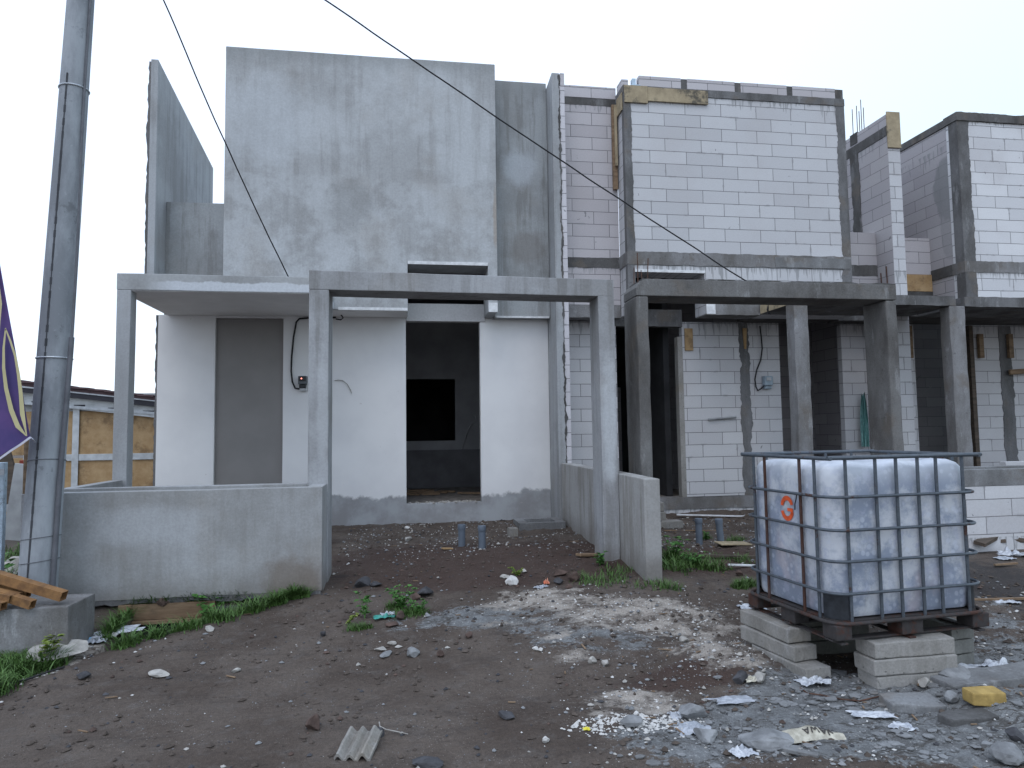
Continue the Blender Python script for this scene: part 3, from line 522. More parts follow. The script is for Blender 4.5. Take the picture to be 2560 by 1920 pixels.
# interior
MB().wall(4.5, 8, 12.6, 12.75, .3, 3.9).build('inner_wall', M['blk_shaded'], H2); MB().wall(2.52, 4.5, 14, 14.15, .3, 2.3, [(3.2, 3.75, .3, 2.2)]).build('inner_wall', M['blk_shaded'], H2); jag_strip(4.7, 4.85, 13.6, 13.7, .3, 2.3, .02, .06, seed=37).build('tie_column', M['conc_dk'], H2)
MB().box(2.51, 7.97, Y2 + .13, 17, .1, .29).build('inner_floor', M['int_floor'], H2); MB().box(2.51, 7.97, 10.76, 17, 3.96, 4.1).build('unseen_roof_slab', M['shade_black'], H2); MB().box(2.51, 7.97, 16.9, 17, .3, 3.95).build('back_wall', M['shade_black'], H2); MB().box(4.4, 4.5, 11.3, 12.6, .3, 3.95).build('inner_wall', M['shade_black'], H2)  # roof slab unseen, added to keep rooms dark; black walls imitate deep shade
# canopy
m = jag_bar(5.58, 8.195, 9.2, YB - .022, 3.20, 3.345, .006, .06, 38); m.build('canopy_slab', M['conc'], H2); MB().box(5.6, 7.2, YB + .4, Y2 - .02, 3.21, 3.3).build('canopy_slab', M['conc_dk'], H2)
MB().box(5.572, 5.577, 9.22, 10.15, 3.205, 3.34).build('formwork_board', M['board'], H2)
MB().gbox(5.57, 5.79, 9.205, 9.42, -.2, 3.199, seg=.16).build('canopy_post', M['conc_mid'], H2, .012, .016, wf=2.4); MB().gbox(8.08, 8.34, 9.205, 9.40, -.2, 3.199, seg=.16).build('canopy_post', M['conc_mid'], H2, .012, .014, wf=2.4)
for i in range(7): pass
# its gateway frame
P2 = thing('gateway_frame', 'rough dark unplastered concrete gateway frame with rebar sticking up from its corner', 'gateway', (4.2, 7.4, 0))
MB().gbox(2.588, 2.727, 7.4, 7.86, -.3, 2.905, seg=.15).build('post', M['conc_port'], P2, .02, .012, wf=2.2); MB().gbox(5.66, 5.80, 7.4, 7.82, -.3, 2.905, seg=.15).build('post', M['conc_port'], P2, .02, .012, wf=2.2)
m = MB(); poly = [(2.70, 3.10), (2.63, 3.07), (2.588, 3.0), (2.588, 2.91), (5.80, 2.91), (5.80, 3.09)]; m.prism(poly, 7.395, 7.85); m.build('beam', M['conc_port'], P2, .008)
jag_bar(2.66, 5.80, 7.40, 7.84, 3.075, 3.105, .012, .04, 39, bot=False).build('beam_crust', M['conc_dk'], P2)
for i in range(4): x = 2.63 + .055 * i; MB().tube([(x, 7.45 + (i % 2) * .3, 3.05), (x + U(-.02, .02), 7.45 + (i % 2) * .3, 3.28 + U(0, .14))], .006, 5).build('rebar', M['rebar'], P2)
F2 = thing('planter_wall', 'low front wall of bare white blocks with concrete coping at the right edge', 'wall', (7.2, 7.6, 0))
MB().wall(5.82, 10.2, 7.3, 7.4, -.3, .70).build('front_face', M['blk_low'], F2, .005, .003); MB().gbox(5.82, 10.2, 7.296, 7.41, .70, .895).build('coping', M['slabc'], F2, .006, .004); MB().gbox(5.82, 10.2, 7.78, 7.89, -.3, .895).build('back_face', M['slabc'], F2, .006, .004); MB().box(5.82, 10.2, 7.41, 7.78, -.3, .72).build('planter_soil', M['int_floor'], F2)
MB().gbox(8.3, 12, 8.6, 8.7, -.3, .90).build('side_return', M['blk_low'], F2, .005)

# ------------------------------------------------------------------ third house, cut by the frame
H3 = thing('block_house', 'bare block house at the right edge with black topped wall and dark corner column', 'house', (10, 11, 0))
MB().wall(9.30, 14.5, YB, 10.45, 3.36, 6.56).build('front_block', M['blk3'], H3, .006, .003); MB().box(9.302, 9.5, 10.452, 14.2, 3.36, 6.56).build('side_wall', M['blk_side'], H3, .004)
jag_strip(9.288, 9.50, YB - .012, 10.38, 3.36, 6.6, .02, .03, seed=41, e0=False).build('tie_column', M['conc'], H3)
jag_bar(9.27, 14.5, YB - .03, 10.46, 6.56, 6.705, .012, .05, 42).build('top_beam', M['conc_dk'], H3); MB().box(9.28, 9.52, 10.46, 14.2, 6.56, 6.69).build('top_beam', M['conc_dk'], H3, .01)
jag_bar(9.285, 14.5, YB - .014, 10.46, 3.965, 4.15, .01, .05, 43).build('ring_beam', M['conc_mid'], H3); MB().box(9.285, 9.5, 10.46, 14, 3.965, 4.15).build('ring_beam', M['conc_dk'], H3)
MB().wall(8.205, 9.298, 10.95, 11.1, 3.3, 4.74).build('set_back_wall', M['blk_recess'], H3, .004); MB().box(8.21, 9.29, 10.93, 10.949, 3.78, 4.08).build('formwork_board', M['ply'], H3, .003); jag_bar(8.21, 9.295, 10.935, 11.0, 3.62, 3.78, .01, .05, 44).build('ring_beam', M['conc_dk'], H3)
MB().wall(8.205, 8.92, Y2, Y2 + .12, -.1, 3.2).build('wall', M['blk_low'], H3, .005, .003); MB().wall(10.1, 14.5, Y2, Y2 + .12, -.1, 3.2).build('wall', M['blk_low'], H3, .005, .003)
jag_strip(10.62, 10.86, Y2 - .012, Y2 + .05, -.1, 3.19, .022, .05, seed=45).build('tie_column', M['mortar'], H3); MB().box(10.02, 10.1, Y2 - .01, Y2 + .13, 0, 3.19).build('door_jamb', M['darkwood'], H3)
MB().wall(8.25, 14.5, 13.0, 13.15, -.1, 3.9).build('inner_wall', M['blk_shaded'], H3); MB().box(8.21, 14.5, 11.11, 17, 3.96, 4.1).build('unseen_roof_slab', M['shade_black'], H3); MB().box(8.21, 14.5, 11.13, 17, -.1, .1).build('inner_floor', M['int_floor'], H3)
jag_bar(8.345, 14.5, 9.2, YB - .03, 3.19, 3.34, .005, .06, 46).build('canopy_slab', M['conc'], H3); MB().box(8.21, 14.5, YB - .028, Y2 - .02, 3.2, 3.33).build('canopy_slab', M['conc_dk'], H3)
for px, py0, py1 in ((2266, 815, 895), (2444, 835, 895), (2518, 835, 895)):
    a = onY(px, py0, Y2 - .06); c = onY(px + 6, py1, Y2 - .06); MB().box(a.x, a.x + .09, Y2 - .09, Y2 - .03, c.z, a.z).build('batten', M['plank'], H3, .004)
a = onY(2530, 930, Y2 - .1); MB().obox((a.x + .5, Y2 - .1, a.z + .03), (1.1, .04, .09), (0, -.06, 0)).build('batten', M['plank'], H3)

# ------------------------------------------------------------------ utility pole and what hangs on it
pb = Vector((-3.132, 6.72, -.4)); pt = Vector((-2.827, 6.72, 7.3))
UP = thing('utility_pole', 'tall round tapered concrete utility pole leaning slightly at the left', 'pole', (-3.04, 6.72, -.3))
def pole_at(t): return pb.lerp(pt, t)
MB().tube([pole_at(i / 12) for i in range(13)], [.153 - .058 * i / 12 for i in range(13)], 40).build('shaft', M['pole'], UP, smooth=True)
def pole_r(z): t = (z - pb.z) / (pt.z - pb.z); return pole_at(t), .153 - .058 * t
m = MB(); ang = rad(-97)
for i in range(40):
    z = .15 + i * .12
    if noise.noise(Vector((0, 0, z * 1.1))) < -.15 and z > 2: continue
    for k in range(2):
        c, r = pole_r(z + k * .06); q = c + Vector((math.cos(ang), math.sin(ang), 0)) * (r - .002); w = .007 * (1 + .8 * noise.noise(Vector((3, z * 2, k))))
        m.obox(q, (w * 2, .012, .064), (0, .04, 0))
m.build('seam_line', M['seam'], UP)
for z, h in ((4.58, .02), (2.12, .016)):
    c, r = pole_r(z); m = MB(); m.tube([c + Vector((math.cos(a * math.pi / 16), math.sin(a * math.pi / 16), 0)) * (r + .003) + Vector((0, 0, .0)) for a in range(32)], .008, 6, closed=True); m.build('steel_band', M['galv'], UP)
for z in (1.22, .56, .36):
    c, r = pole_r(z); MB().tube([c + Vector((math.cos(a * math.pi / 16), math.sin(a * math.pi / 16), .03 * math.cos(a * math.pi / 16))) * (r + .004) if False else c + Vector((math.cos(a * math.pi / 16) * (r + .004), math.sin(a * math.pi / 16) * (r + .004), .02 * math.cos(a * math.pi / 16 + z))) for a in range(32)], .003, 5, closed=True).build('tie_wire', M['conduit'], UP)
cpts = []
for i in range(26):
    z = -.2 + i * .1; c, r = pole_r(z); k = r + .026 + .03 * sstep(.9, 2.4, z); cpts.append(c + Vector((math.cos(rad(-28)) * k, math.sin(rad(-28)) * k, 0)))
MB().tube(cpts, .022, 10).build('conduit', M['conduit'], UP, smooth=True)
epts = []
for i in range(22):
    z = 2.3 + i * .23; c, r = pole_r(z); k = r + .012 + .044 * sstep(4.7, 2.6, z); epts.append(c + Vector((math.cos(rad(-28)) * k, math.sin(rad(-28)) * k, 0)))
MB().tube(epts, .011, 8).build('earth_cable', M['conduit'], UP, smooth=True)
top = pole_at(.955) + Vector((.08, -.06, 0))
def hang(a, c, sag, n=40):
    a = Vector(a); c = Vector(c); return [a.lerp(c, i / n) - Vector((0, 0, sag * 4 * (i / n) * (1 - i / n))) for i in range(n + 1)]
def wavy(pts, amp): return [p + Vector((noise.noise(p * 2.2), 0, noise.noise(p * 2.2 + Vector((9, 9, 9))))) * amp for p in pts]
C1 = tag(MB().tube(wavy(hang(top, (-1.42, 9.25, 3.415), .13), .014), .008, 6).build('overhead_cable', M['cable']), 'black cable dropping from pole top to the canopy of the plastered house', 'cable')
C2 = tag(MB().tube(wavy(hang(top, (4.32, 7.9, 3.12), .07, 60), .008), .008, 6).build('overhead_cable', M['cable']), 'black cable sagging across the sky to the dark concrete gateway frame', 'cable')
pts = [onY(x / 2.572, 640 + y / 2.572, YW - .03) for x, y in ((2160, 395), (2060, 398), (1985, 398), (1925, 403), (1905, 425), (1888, 520), (1876, 640), (1872, 740), (1880, 810), (1898, 850), (1925, 855))]
MC = tag(MB().tube(pts, .013, 8).build('meter_cable', M['cable']), 'black cable curling down the white wall into the lit electricity meter', 'cable')
pts = [onY(750 + x / 2.572, 640 + y / 2.572, YW - .2) for x, y in ((245, 250), (238, 300), (236, 345), (262, 375), (278, 398), (262, 410), (230, 405))]
tag(MB().tube(pts, .011, 6).build('loose_cable', M['cable']), 'loose black cable loop hanging under the eave behind the gateway post', 'cable')
MT = thing('electricity_meter', 'dark electricity meter with glowing red light on the white wall', 'meter', onY(760, 955, YW))
cx, cz = -1.44, 2.17; c = onY(700 + 585 / 10.05, 880 + 790 / 10.05, YW); cx, cz = c.x, c.z
MB().box(cx - .062, cx + .062, YW - .11, YW - .002, cz - .02, cz + .105).build('body', M['meter'], MT, .012); MB().box(cx - .048, cx + .05, YW - .125, YW - .108, cz + .03, cz + .095).build('display', M['meter_dk'], MT, .004)
MB().box(cx - .05, cx + .045, YW - .085, YW - .002, cz - .075, cz - .022).build('terminal_cover', M['meter_dk'], MT, .006); MB().box(cx - .045, cx + .05, YW - .07, YW - .002, cz - .115, cz - .077).build('breaker', M['meter_lt'], MT, .005)
MB().obox((cx - .01, YW - .127, cz + .065), (.018, .008, .018), (0, .78, 0)).build('light', M['led'], MT, .003)
c = onY(1380 + 1110 / 2.0742, 640 + 655 / 2.0742, Y2); MT2 = thing('electricity_meter', 'small blue grey electricity meter on the bare block wall', 'meter', c)
MB().box(c.x - .075, c.x + .075, Y2 - .1, Y2 - .003, c.z - .06, c.z + .10).build('body', M['meter_blue'], MT2, .015); MB().box(c.x - .045, c.x + .035, Y2 - .112, Y2 - .098, c.z + .02, c.z + .075).build('display', M['meter_lt'], MT2, .004); MB().box(c.x - .06, c.x + .06, Y2 - .07, Y2 - .003, c.z - .115, c.z - .063).build('terminal_cover', M['meter_blue'], MT2, .008)
pts = [onY(1380 + x / 2.0742, 640 + y / 2.0742, Y2 - .04) for x, y in ((1078, 362), (1085, 420), (1090, 480), (1082, 540), (1062, 590), (1052, 640), (1058, 680), (1068, 698), (1082, 690), (1098, 675))]
tag(MB().tube(pts, .012, 8).build('meter_cable', M['cable']), 'black cable hanging down the block wall to the blue grey meter', 'cable')
pts = [onY(1780 + x / 6.38, 700 + y / 6.38, 9.9) for x, y in ((900, 400), (880, 470), (905, 545), (935, 550), (890, 500), (905, 430), (1000, 480), (1300, 440), (1430, 400))]
tag(MB().tube(pts, .009, 6).build('loose_cable', M['cable']), 'thin black cable looped round the canopy corner of the block house', 'cable')
# banner
BN = thing('banner', 'purple banner with pale gold curved outlines tied to the utility pole', 'banner', (-3.4, 6.3, 1))
YF = 6.35
def fl(px, py, dy=0): return onY(px, py, YF + dy)
edge = [(-60, 300), (-20, 540), (2, 672), (14, 740), (24, 795), (36, 860), (48, 925), (58, 985), (66, 1040), (76, 1093)]; bot = [(-420, 1420), (-300, 1340), (-200, 1272), (-120, 1222), (-60, 1185), (-30, 1165), (0, 1146), (25, 1128), (50, 1112), (76, 1093)]
rows = 22; m = MB(); vs = []
for j in range(rows + 1):
    t = j / rows; k = t * 9; i = min(8, int(k)); f = k - i; ex = edge[i][0] + (edge[i + 1][0] - edge[i][0]) * f; ey = edge[i][1] + (edge[i + 1][1] - edge[i][1]) * f
    for q in range(15):
        s_ = q / 14; px = ex - s_ * 300; py = ey + s_ * 300 * .62 * t; w = .05 * math.sin(s_ * 7 + t * 2) * s_; v = fl(px, py, w); vs.append(v)
m.add(vs, [(j * 15 + q, j * 15 + q + 1, (j + 1) * 15 + q + 1, (j + 1) * 15 + q) for j in range(rows) for q in range(14)]); m.build('cloth', M['flag'], BN, smooth=True)
def ribbon(path, w, mat, name, dy=-.012):
    m = MB(); L = []
    for i, (x, y) in enumerate(path):
        a = path[max(0, i - 1)]; c = path[min(len(path) - 1, i + 1)]; tx, ty = c[0] - a[0], c[1] - a[1]; l = math.hypot(tx, ty) or 1; ww = w[i] if isinstance(w, list) else w; ex = 14 if False else 0
        L.append((fl(x - ty / l * ww, y + tx / l * ww, dy - .02), fl(x + ty / l * ww, y - tx / l * ww, dy - .02)))
    vs = [v for p in L for v in p]; m.add(vs, [(2 * i, 2 * i + 1, 2 * i + 3, 2 * i + 2) for i in range(len(L) - 1)]); m.build(name, mat, BN)
ribbon([(14, 820), (9, 870), (9, 920), (15, 970), (28, 1025), (44, 1065), (66, 1090)], [1.5, 3, 4, 5, 6, 6, 1], M['gold'], 'gold_outline'); ribbon([(14, 822), (25, 850), (38, 890), (46, 935), (52, 985), (56, 1035), (67, 1090)], [1.5, 2.5, 3, 4, 5, 6, 1], M['gold'], 'gold_outline'); ribbon([(-30, 560), (-8, 690), (1, 760), (-2, 830)], [2, 4, 4, 1], M['gold'], 'gold_outline')
ribbon(bot, 2.6, M['hem'], 'hem')
MB().tube([fl(76, 1093, -.02), fl(82, 1098, .0), fl(88, 1106, .2)], .006, 5).build('tie_string', M['hem'], BN)
BP = thing('bamboo_pole', 'short brown bamboo pole standing upright just left of the utility pole', 'pole', onY(72, 1400, 7.5)); a = onY(70, 1090, 7.5); MB().tube([(a.x, 7.5, -.3), (a.x, 7.5, a.z)], .03, 10).build('stem', M['plank'], BP)
BPs = thing('painted_post', 'pale blue painted steel post cut by the left edge', 'post', (-4.0, 7.3, -.3)); a = onY(0, 1156, 7.3); m = MB().box(a.x - .12, a.x + .05, 7.28, 7.34, -.5, a.z); m.build('post', M['bluepaint'], BPs, .006); MB().box(a.x - .12, a.x + .052, 7.274, 7.279, a.z - .12, a.z - .06).build('band', M['galv'], BPs)

# ------------------------------------------------------------------ shed
SH = thing('plywood_shed', 'low shed of light brown plywood panels on a pale steel frame with sloping roof', 'shed', (-6, 14, 0)); YS = 14.0
def sh(px, py, dy=0): return onY(px, py, YS + dy)
def sbox(name, mat, p0, p1, y0, y1):
    a = sh(*p0); c = sh(*p1); return MB().box(min(a.x, c.x), max(a.x, c.x), YS + y0, YS + y1, min(a.z, c.z), max(a.z, c.z)).build(name, mat, SH, .004)
sbox('panel', M['ply'], (-40, 1030), (186, 1136), .0, .02); sbox('panel', M['ply'], (194, 1028), (440, 1138), .0, .02); sbox('panel', M['ply'], (194, 1147), (440, 1290), .0, .02); sbox('panel', M['ply'], (-40, 1147), (186, 1290), .0, .02)
sbox('rail', M['steel_frame'], (60, 1138), (440, 1147), -.03, .02); sbox('post', M['steel_frame'], (185, 1012), (194, 1290), -.04, -.032); sbox('upper_sheet', M['tin'], (-40, 985), (440, 1032), .021, .03)
def slope(name, mat, yl, yr, th, y0, y1):
    a = sh(-40, yl - (yr - yl) * .29); c = sh(440, yr + (yr - yl) * .16); a2 = a.z - th; m = MB(); m.prism([(a.x, a.z), (c.x, c.z), (c.x, c.z - th), (a.x, a.z - th)], YS + y0, YS + y1); m.build(name, mat, SH)
slope('roof_tile_edge', M['rooftile'], 957, 993, .06, -.30, 3.0); slope('roof_flashing', M['galv'], 965, 1000, .03, -.29, -.05); slope('fascia', M['purlin'], 969, 1004, .09, -.27, -.03); slope('channel', M['steel_frame'], 981, 1017, .20, -.10, -.02); slope('channel_lip', M['galv'], 1004, 1030, .05, -.13, -.101)
for k in (100, 205, 290, 376): sbox('channel_slot', M['purlin'], (k - 14, 1012 + (k - 200) * .085), (k + 14, 1019 + (k - 200) * .085), -.104, -.1015)
m = MB()
for i in range(9): x = 60 + i * 40; a = sh(x, 957 + (x - 60) * .115); m.obox((a.x, YS - .2, a.z + .02), (.28, .3, .03), (0, .07, 0))
m.build('roof_tile', M['rooftile'], SH)
sbox('back_wall', M['darkwood'], (-40, 1000), (440, 1290), 2.8, 2.9)

# clutter left of the pole
PL = tag(MB().obox(onY(28, 1200, 9.5), (.16, .04, 1.1), (0, -.28, 0)).build('leaning_plank', M['darkwood'], None, .006), 'dark plank leaning behind the banner at the far left', 'plank')
PL2 = tag(MB().obox(onY(48, 1255, 9.2), (.22, .03, .9), (0, .12, 0)).build('leaning_sheet', M['tin'], None, .004), 'grey green metal sheet leaning left of the utility pole', 'sheet')
PL3 = tag(MB().obox(onY(58, 1200, 9.8), (.10, .06, .5), (0, .05, 0)).build('red_board', simple('red_board', (.28, .06, .04), .8), None, .006), 'red painted board standing behind the utility pole', 'board')
for i, (u, v, s_, t) in enumerate(((25, 1222, .9, 'tan upper plank of the stack far left of the pole'), (30, 1248, .9, 'dark middle plank of the stack far left of the pole'), (28, 1268, .85, 'lowest weathered plank of the stack far left of the pole'))):
    c = onY(u, v, 10.2); tag(MB().obox(c, (s_, .25, .1), (0, 0, .1 * i - .1)).build('stacked_plank', [M['plank'], M['darkwood'], M['tin']][i], None, .006), t, 'plank')
# concrete headwall with scrap on top
CB = thing('concrete_headwall', 'mossy concrete drain headwall below the utility pole', 'headwall', (-3.6, 6.3, -.4)); m = MB(); m.gbox(-6.0, -2.58, 6.07, 6.55, -.75, .1); m.build('block', M['conc_mid'], CB, .012, .008)
def beam(p, q, w, h, th=.006):
    p = Vector(p); q = Vector(q); d = (q - p).normalized(); s_ = d.cross(Vector((0, 0, 1))).normalized(); u = s_.cross(d); m = MB(); out = [(-w, -h), (w, -h), (w, h), (-w, h)]; inn = [(-w + th, -h + th), (w - th, -h + th), (w - th, h - th), (-w + th, h - th)]
    vs = [e + s_ * a + u * c for e in (p, q) for a, c in out + inn]; fs = []
    for k in range(4):
        j = (k + 1) % 4; fs += [(k, j, 8 + j, 8 + k), (4 + j, 4 + k, 12 + k, 12 + j), (8 + k, 8 + j, 12 + j, 12 + k), (j, k, 4 + k, 4 + j)]
    m.add(vs, fs); return m
zt = .1
SCR = [((160, 1490), (-150, 1398), 6.14, .042, .036, 'rusty brown hollow steel beam lying on top of the scrap heap by the pole'), ((72, 1484), (-200, 1420), 6.22, .034, .03, 'second rusty steel beam, just below the topmost one'), ((50, 1492), (-200, 1438), 6.14, .03, .03, 'pale rusty pointed beam in the middle of the scrap heap'), ((30, 1497), (-200, 1452), 6.06, .032, .03, 'broad rusty steel beam at the left of the scrap heap'), ((82, 1515), (-120, 1448), 6.05, .032, .032, 'short rusty hollow beam with open dark end at the front of the scrap'), ((10, 1515), (-200, 1478), 6.0, .034, .03, 'lowest rusty steel beam at the far left edge of the scrap')]
for i, (e, s_, Y_, w, h, lb) in enumerate(SCR):
    q = onY(e[0], e[1], Y_); d2 = onY(s_[0], s_[1], Y_ + .14); q.z = max(q.z, .1 + h); tag(beam(q, d2, w, h).build('scrap_beam', M['rustwood']), lb, 'scrap beam')
tag(MB().box(-2.56, -1.72, 6.985, 7.02, -.255, -.115).build('formwork_plank', M['plank'], None, .005), 'brown formwork plank left under the planter wall above the drain', 'plank')
tag(MB().box(-2.56, -1.70, 6.93, 6.984, -.285, -.255).build('timber_rail', M['plank'], None, .004), 'thin brown timber rail along the lower edge of the formwork plank', 'timber')
MB().box(-2.575, -1.85, 7.0, 7.015, -.75, -.26).build('drain_hole_shade', M['shade_black'], FN)  # black sheet imitating the darkness inside the drain hole
tag(MB().box(-3.3, -.9, 7.02, 7.1, -.7, -.17).build('drain_footing', M['conc_dk'], None, .01), 'concrete footing coloured dark to imitate shadow under the planter wall', 'footing')  # dark tone stands in for the shaded gap below the wall

# ------------------------------------------------------------------ tank in its cage
n0 = Vector((2.785, 4.258, 0)); th = rad(5.07); TL, TW = 1.2, 1.0
TK = thing('water_tank', 'white plastic bulk tank in a grey steel cage with red stencil G', 'tank', (n0.x, n0.y, .0)); TK.rotation_euler = (0, 0, th)
def tchild(o, parent=None):
    o.parent = parent or TK; o.matrix_parent_inverse = Matrix(); return o
def rrect(x0, x1, y0, y1, r, n=6):
    P = []
    for cx_, cy_, a0 in ((x1 - r, y1 - r, 0), (x0 + r, y1 - r, 90), (x0 + r, y0 + r, 180), (x1 - r, y0 + r, 270)):
        for i in range(n + 1): a = rad(a0 + 90 * i / n); P.append((cx_ + r * math.cos(a), cy_ + r * math.sin(a)))
    return P
# container: stacked rounded rectangles, top swelling between the posts
def container():
    prof = [(.155, .06), (.165, .035), (.20, .022), (.35, .02), (.7, .016), (.95, .02), (1.09, .022), (1.14, .030), (1.168, .048), (1.184, .085), (1.19, .15)]; N = 160; rings = []
    for z, ins in prof:
        P = rrect(ins + .008, TL - ins - .002, ins + .008, TW - ins - .008, .12, 8); L = []; acc = [0]
        for i in range(len(P)): a = P[i]; c = P[(i + 1) % len(P)]; acc.append(acc[-1] + math.hypot(c[0] - a[0], c[1] - a[1]))
        for k in range(N):
            s_ = acc[-1] * k / N; i = max(j for j in range(len(P)) if acc[j] <= s_); f = (s_ - acc[i]) / max(1e-6, acc[i + 1] - acc[i]); a = P[i]; c = P[(i + 1) % len(P)]; L.append((a[0] + (c[0] - a[0]) * f, a[1] + (c[1] - a[1]) * f))
        rings.append((z, L))
    vs = []; 
    for z, L in rings:
        for x, y in L:
            top = sstep(1.0, 1.16, z); cx_, cy_ = x - TL / 2, y - TW / 2
            bul = -.016 * top * (.5 + .5 * math.cos(x * 2 * math.pi / .40)) if y < .2 else -.016 * top * (.5 + .5 * math.cos(y * 2 * math.pi / .5 + 2.6))
            zz = z + bul * 1.3; k = 1 - .006 * (1 - abs(2 * ((z - .2) / .95) - 1)) if False else 1; vs.append((TL / 2 + cx_ * k, TW / 2 + cy_ * k, zz))
    fs = []
    for j in range(len(rings) - 1):
        for k in range(N): fs.append((j * N + k, j * N + (k + 1) % N, (j + 1) * N + (k + 1) % N, (j + 1) * N + k))
    fs += [tuple(range(N - 1, -1, -1)), tuple(range((len(rings) - 1) * N, len(rings) * N))]; m = MB(); m.add(vs, fs); return m
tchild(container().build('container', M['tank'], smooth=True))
lid = MB().tube([(.55, .5, 1.17), (.55, .5, 1.2)], .11, 24); tchild(lid.build('lid', M['guard']))
def ring(z, ins, r, name, mat, rr=.13): return tchild(MB().tube([(x, y, z) for x, y in rrect(ins, TL - ins, ins, TW - ins, rr, 6)], r, 8, closed=True).build(name, mat, smooth=True))
for z in (.955, .738, .535, .327): ring(z, -.014, .0105, 'cage_ring', M['cage'])
m = MB(); m.tube([(-.02, -.005, 1.213), (TL + .03, -.005, 1.213)], .014, 8); tchild(m.build('top_rail', M['cage'], smooth=True)); m = MB(); m.tube([(-.005, -.02, 1.209), (-.005, TW + .02, 1.209)], .013, 8); tchild(m.build('top_rail', M['cage'], smooth=True)); m = MB(); m.tube([(TL + .005, -.02, 1.209), (TL + .005, TW + .02, 1.209)], .013, 8); tchild(m.build('top_rail', M['cage'], smooth=True)); m = MB(); m.tube([(-.02, TW + .005, 1.213), (TL + .03, TW + .005, 1.213)], .013, 8); tchild(m.build('top_rail', M['cage'], smooth=True))
m = MB(); m.tube([(.1, .33, 1.197), (.5, .36, 1.2), (.9, .3, 1.198), (1.02, .1, 1.192)], .009, 6); tchild(m.build('cross_bar', M['cage_rust'], smooth=True))
def flatbar(x, y, name='cage_upright', mat=None, z0=.12, z1=1.205):
    pts = [(x, y, z0)]; m = MB(); m.tube([(x, y, z0), (x, y, .32), (x, y, .6), (x, y, .9), (x, y, z1)], .0115, 7); tchild(m.build(name, mat or M['cage'], smooth=True))
for x in (.123, .358, .524, .70, .852, 1.073): flatbar(x, .004)
for y, mt in ((.163, 'cage'), (.32, 'cage_rust'), (.732, 'cage_rust'), (.875, 'cage')): flatbar(.004, y, mat=M[mt])
for x in (.2, .45, .75, 1.0): flatbar(x, TW - .004)
for y in (.2, .5, .8): flatbar(TL - .003, y)
for x0, x1, y0, y1 in ((.012, .175, .012, .175), (TL - .17, TL - .012, .012, .17), (.012, .17, TW - .17, TW - .012), (TL - .17, TL - .012, TW - .17, TW - .012)):
    # black corner guard: the rounded corner of the outline, as a curved shell
    P = rrect(.014, TL - .010, .014, TW - .014, .12, 8); cxm, cym = (x0 + x1) / 2, (y0 + y1) / 2
    sel = [p for p in P if x0 - .03 <= p[0] <= x1 + .03 and y0 - .03 <= p[1] <= y1 + .03]; m = MB(); vs = []
    ccx = .17 if cxm < .6 else TL - .17; ccy = .17 if cym < .5 else TW - .17; sel.sort(key=lambda p: math.atan2((p[1] - ccy) * (1 if cym > .5 else -1), (p[0] - ccx) * (1 if cxm > .6 else -1)))
    for px_, py_ in sel: ox = (px_ - ccx); oy = (py_ - ccy); vs += [(ccx + ox * 1.035, ccy + oy * 1.035, .155), (ccx + ox * 1.035, ccy + oy * 1.035, .318)]
    m.add(vs, [(2 * i, 2 * i + 2, 2 * i + 3, 2 * i + 1) for i in range(len(sel) - 1)]); tchild(m.build('corner_guard', M['guard'], smooth=True))
# pallet
PAL = MB(); PAL.prism(rrect(.005, TL - .005, .005, TW - .005, .12, 5), .128, .152, 'z'); PL_ = tchild(PAL.build('pallet', M['pallet'], None))
ring(.138, -.02, .013, 'base_rail', M['pallet'])
for x in (.0, .52, 1.08):
    for y in (.0, .42, .86):
        pass
for x, w in ((-.01, .12), (.50, .17), (1.08, .14)):
    for y, d in ((-.01, .14), (.42, .16), (.87, .13)):
        m = MB().box(x, x + w, y, y + d, .032, .127); o = m.build('foot', M['pallet'], None, .01); tchild(o, PL_)
for y in (.03, .47, .92): o = MB().box(-.012, 1.222, y, y + .07, .020, .031).build('skid', M['pallet']); tchild(o, PL_)
for x in (.02, .55, 1.12): o = MB().box(x, x + .05, -.015, 1.005, .008, .0195).build('skid', M['pallet']); tchild(o, PL_)
# stencil G on the left face (built on the face plane, read from outside)
def stencil():
    m = MB(); cy_, cz_ = .50, .835; ry, rz, w = .074, .078, .033; X = .0205
    def arc(a0, a1, n=14):
        vs = []
        for i in range(n + 1):
            a = rad(a0 + (a1 - a0) * i / n)
            for k in (1, 0):
                ey = ry - w * (1 - k); ez = rz - w * (1 - k); vs.append((X, cy_ - ey * math.cos(a), cz_ + ez * math.sin(a)))
        m.add(vs, [(2 * i, 2 * i + 1, 2 * i + 3, 2 * i + 2) for i in range(n)])
    cz_ += .012; arc(16, 176); cz_ -= .024; arc(190, 350); cz_ += .012
    m.add([(X, cy_ - .002, cz_ + .004), (X, cy_ - .068, cz_ + .004), (X, cy_ - .068, cz_ - .020), (X, cy_ - .002, cz_ - .020)], [(0, 1, 2, 3)]); m.add([(X, cy_ - .040, cz_ - .020), (X, cy_ - .068, cz_ - .020), (X, cy_ - .066, cz_ - .045), (X, cy_ - .040, cz_ - .045)], [(0, 1, 2, 3)])
    return m
tchild(stencil().build('stencil_letter', M['red_paint']))
tchild(MB().tube([(-.012, .335, .96), (-.015, .345, .91), (-.02, .352, .88), (-.012, .365, .84)], .004, 5).build('wire_twist', M['cable']))

